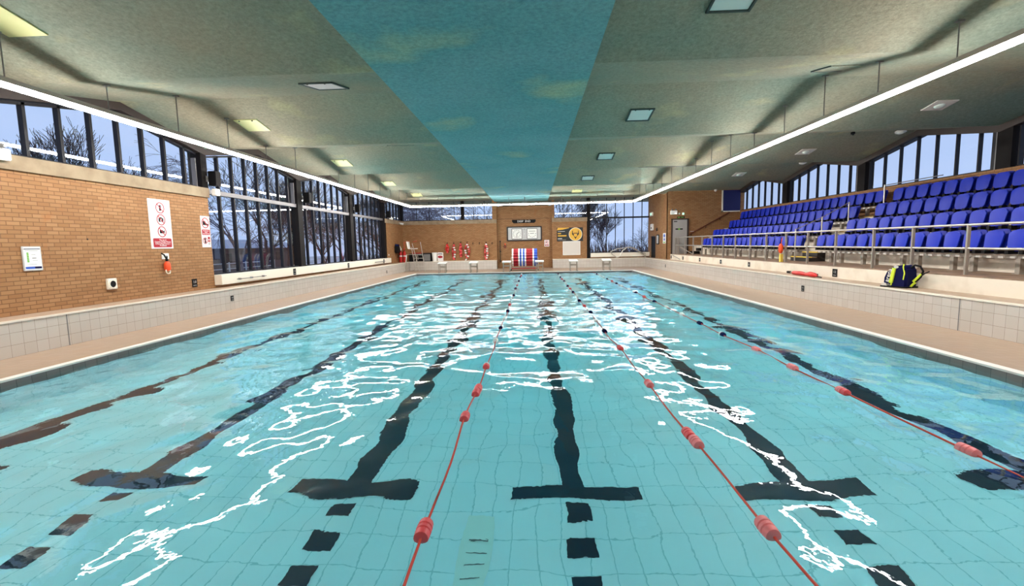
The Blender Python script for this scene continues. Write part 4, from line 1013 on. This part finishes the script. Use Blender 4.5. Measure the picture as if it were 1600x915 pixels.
spots = [(-21, 14.5, 0, 1.13, 'bare winter tree, only its twig tops above the near high window sill'), (-21, 21, 0, 1.08, 'bare spreading tree behind the second high left window'), (-22, 26.5, 0, .96, 'bare tree outside, where the left brick wall ends'),
  (-15, 25.5, 1, 1.12, 'large bare tree filling the first tall left window'), (-22, 35, 3, 1.15, 'drooping pale birch beside the second dark left column'), (-15, 33.5, 2, .95, 'upright bare tree outside the second tall left window'),
  (-26, 49, 0, 1.3, 'bare tree outside the second tall left window, farther off'), (-17, 42, 3, 1.0, 'drooping birch outside the last tall left window'), (-12.5, 39.5, 2, 1.0, 'slim bare tree just outside the far left corner'), (-20, 56, 1, 1.4, 'tall bare tree far behind the last left window'),
  (-11.5, 47, 3, 1.15, 'drooping birch behind the far window, left end'), (-6.5, 39.5, 3, .95, 'drooping birch behind the far left window, centre'), (-2.6, 43, 1, 1.25, 'bare branching tree seen just left of the brick pier'),
  (2.3, 41, 1, 1.15, 'bare branching tree seen right of the brick pier'), (5.0, 49, 0, 1.05, 'bare tree behind the tall corner window, left panes'), (8.4, 55, 2, .82, 'bare tree in the middle of the tall corner window'), (12.5, 50, 1, .66, 'lower bare tree at the right edge of the corner window'),
  (-31, 29, 2, 1.1, 'distant bare tree between the tall left windows'), (-30, 66, 1, 1.3, 'distant bare tree behind the low grey building'), (-34, 20, 3, 1.0, 'distant pale birch left of the low grey building')]
for i, (x, y, k, sc, lb) in enumerate(spots):
    o = bpy.data.objects.new('bare_tree', TM[k]); COL.objects.link(o); o.location = (x, y, -.5); o.scale = (sc, sc, sc); o.rotation_euler = (0, 0, i*1.7)
    tag(o, lb, 'tree', 'bare winter trees outside')
# distant hedge band of bare bushes (uncountable)
V = mb('bark'); rr = random.Random(11)
for i in range(2600):
    if i % 3: x = rr.uniform(-60, -41); y = rr.uniform(22, 80)
    else: x = rr.uniform(-24, 18); y = rr.uniform(64, 78)
    h = rr.uniform(.9, 2.6); p = Vector((x, y, -.5)); 
    for _ in range(2):
        e = p + Vector((rr.uniform(-.8, .8), rr.uniform(-.8, .8), h)); V.tube([p, e], [.05, .012], 3, False)
o = V.build('distant_scrub'); tag(o, 'dark leafless scrub along the far edge of the grounds', 'bushes', kind='stuff')
t = thing('low_building', 'low grey building with pale roof beyond the left windows', 'building', (-34, 47, -.5))
mb('building').box(-4, 4, -14, 14, 0, 2.3).build('wall', t); mb('roof').prism([(-4.6, 2.3), (4.6, 2.3), (0, 3.3)], -14.5, 14.5, 'y').build('roof', t)
for k in range(8): mb('dark_frame').box(4.0, 4.03, -12+k*3.2, -10.6+k*3.2, .9, 1.8).build('window', t)
t = thing('white_fence', 'pale fence line across the grounds outside the left windows', 'fence', (-26.4, 30, -.5))
for k in range(14): mb('light_grey').box(-.04, .04, -14+k*2.4, -13.9+k*2.4, 0, 1.1).build('post', t)
mb('light_grey').box(-.02, .02, -14, 17.3, .95, 1.02).box(-.02, .02, -14, 17.3, .5, .56).build('rail', t)
# ---------------------------------------------------------------- camera, world
R = np.array(CAMR) if 'CAMR' in globals() else None
F, VPX, VPY, ROLL, H = 740., 833., 380.5, .015, 1.68
def unit(v): return v/np.linalg.norm(v)
dY = unit(np.array([VPX-800., 457.5-VPY, -F])); Z0 = np.array([-math.sin(ROLL), math.cos(ROLL), 0.])
dZ = unit(Z0 - dY*Z0.dot(dY)); dX = np.cross(dY, dZ); R = np.stack([dX, dY, dZ])
cam = bpy.data.cameras.new('camera'); co = bpy.data.objects.new('camera', cam); COL.objects.link(co)
cam.sensor_width = 36.; cam.lens = F/1600*36; cam.clip_end = 400.
mw = Matrix([list(R[0]) + [0], list(R[1]) + [0], list(R[2]) + [H], [0, 0, 0, 1]])
co.matrix_world = mw
S.camera = co
wd = bpy.data.worlds.new('sky'); S.world = wd; wd.use_nodes = True
bg = wd.node_tree.nodes['Background']; bg.inputs[0].default_value = (.50, .64, .95, 1); bg.inputs[1].default_value = 1.0
S.view_settings.view_transform = 'Standard'; S.view_settings.look = 'None'; S.view_settings.gamma = 1.; S.view_settings.exposure = .12
S.view_settings.use_curve_mapping = False
S.cycles.sample_clamp_indirect = 0.; print('CAUST', S.cycles.caustics_refractive, S.cycles.blur_glossy, S.cycles.use_denoising)
S.cycles.max_bounces = 24; S.cycles.diffuse_bounces = 12; S.cycles.transmission_bounces = 16; S.cycles.glossy_bounces = 8; S.cycles.transparent_max_bounces = 16
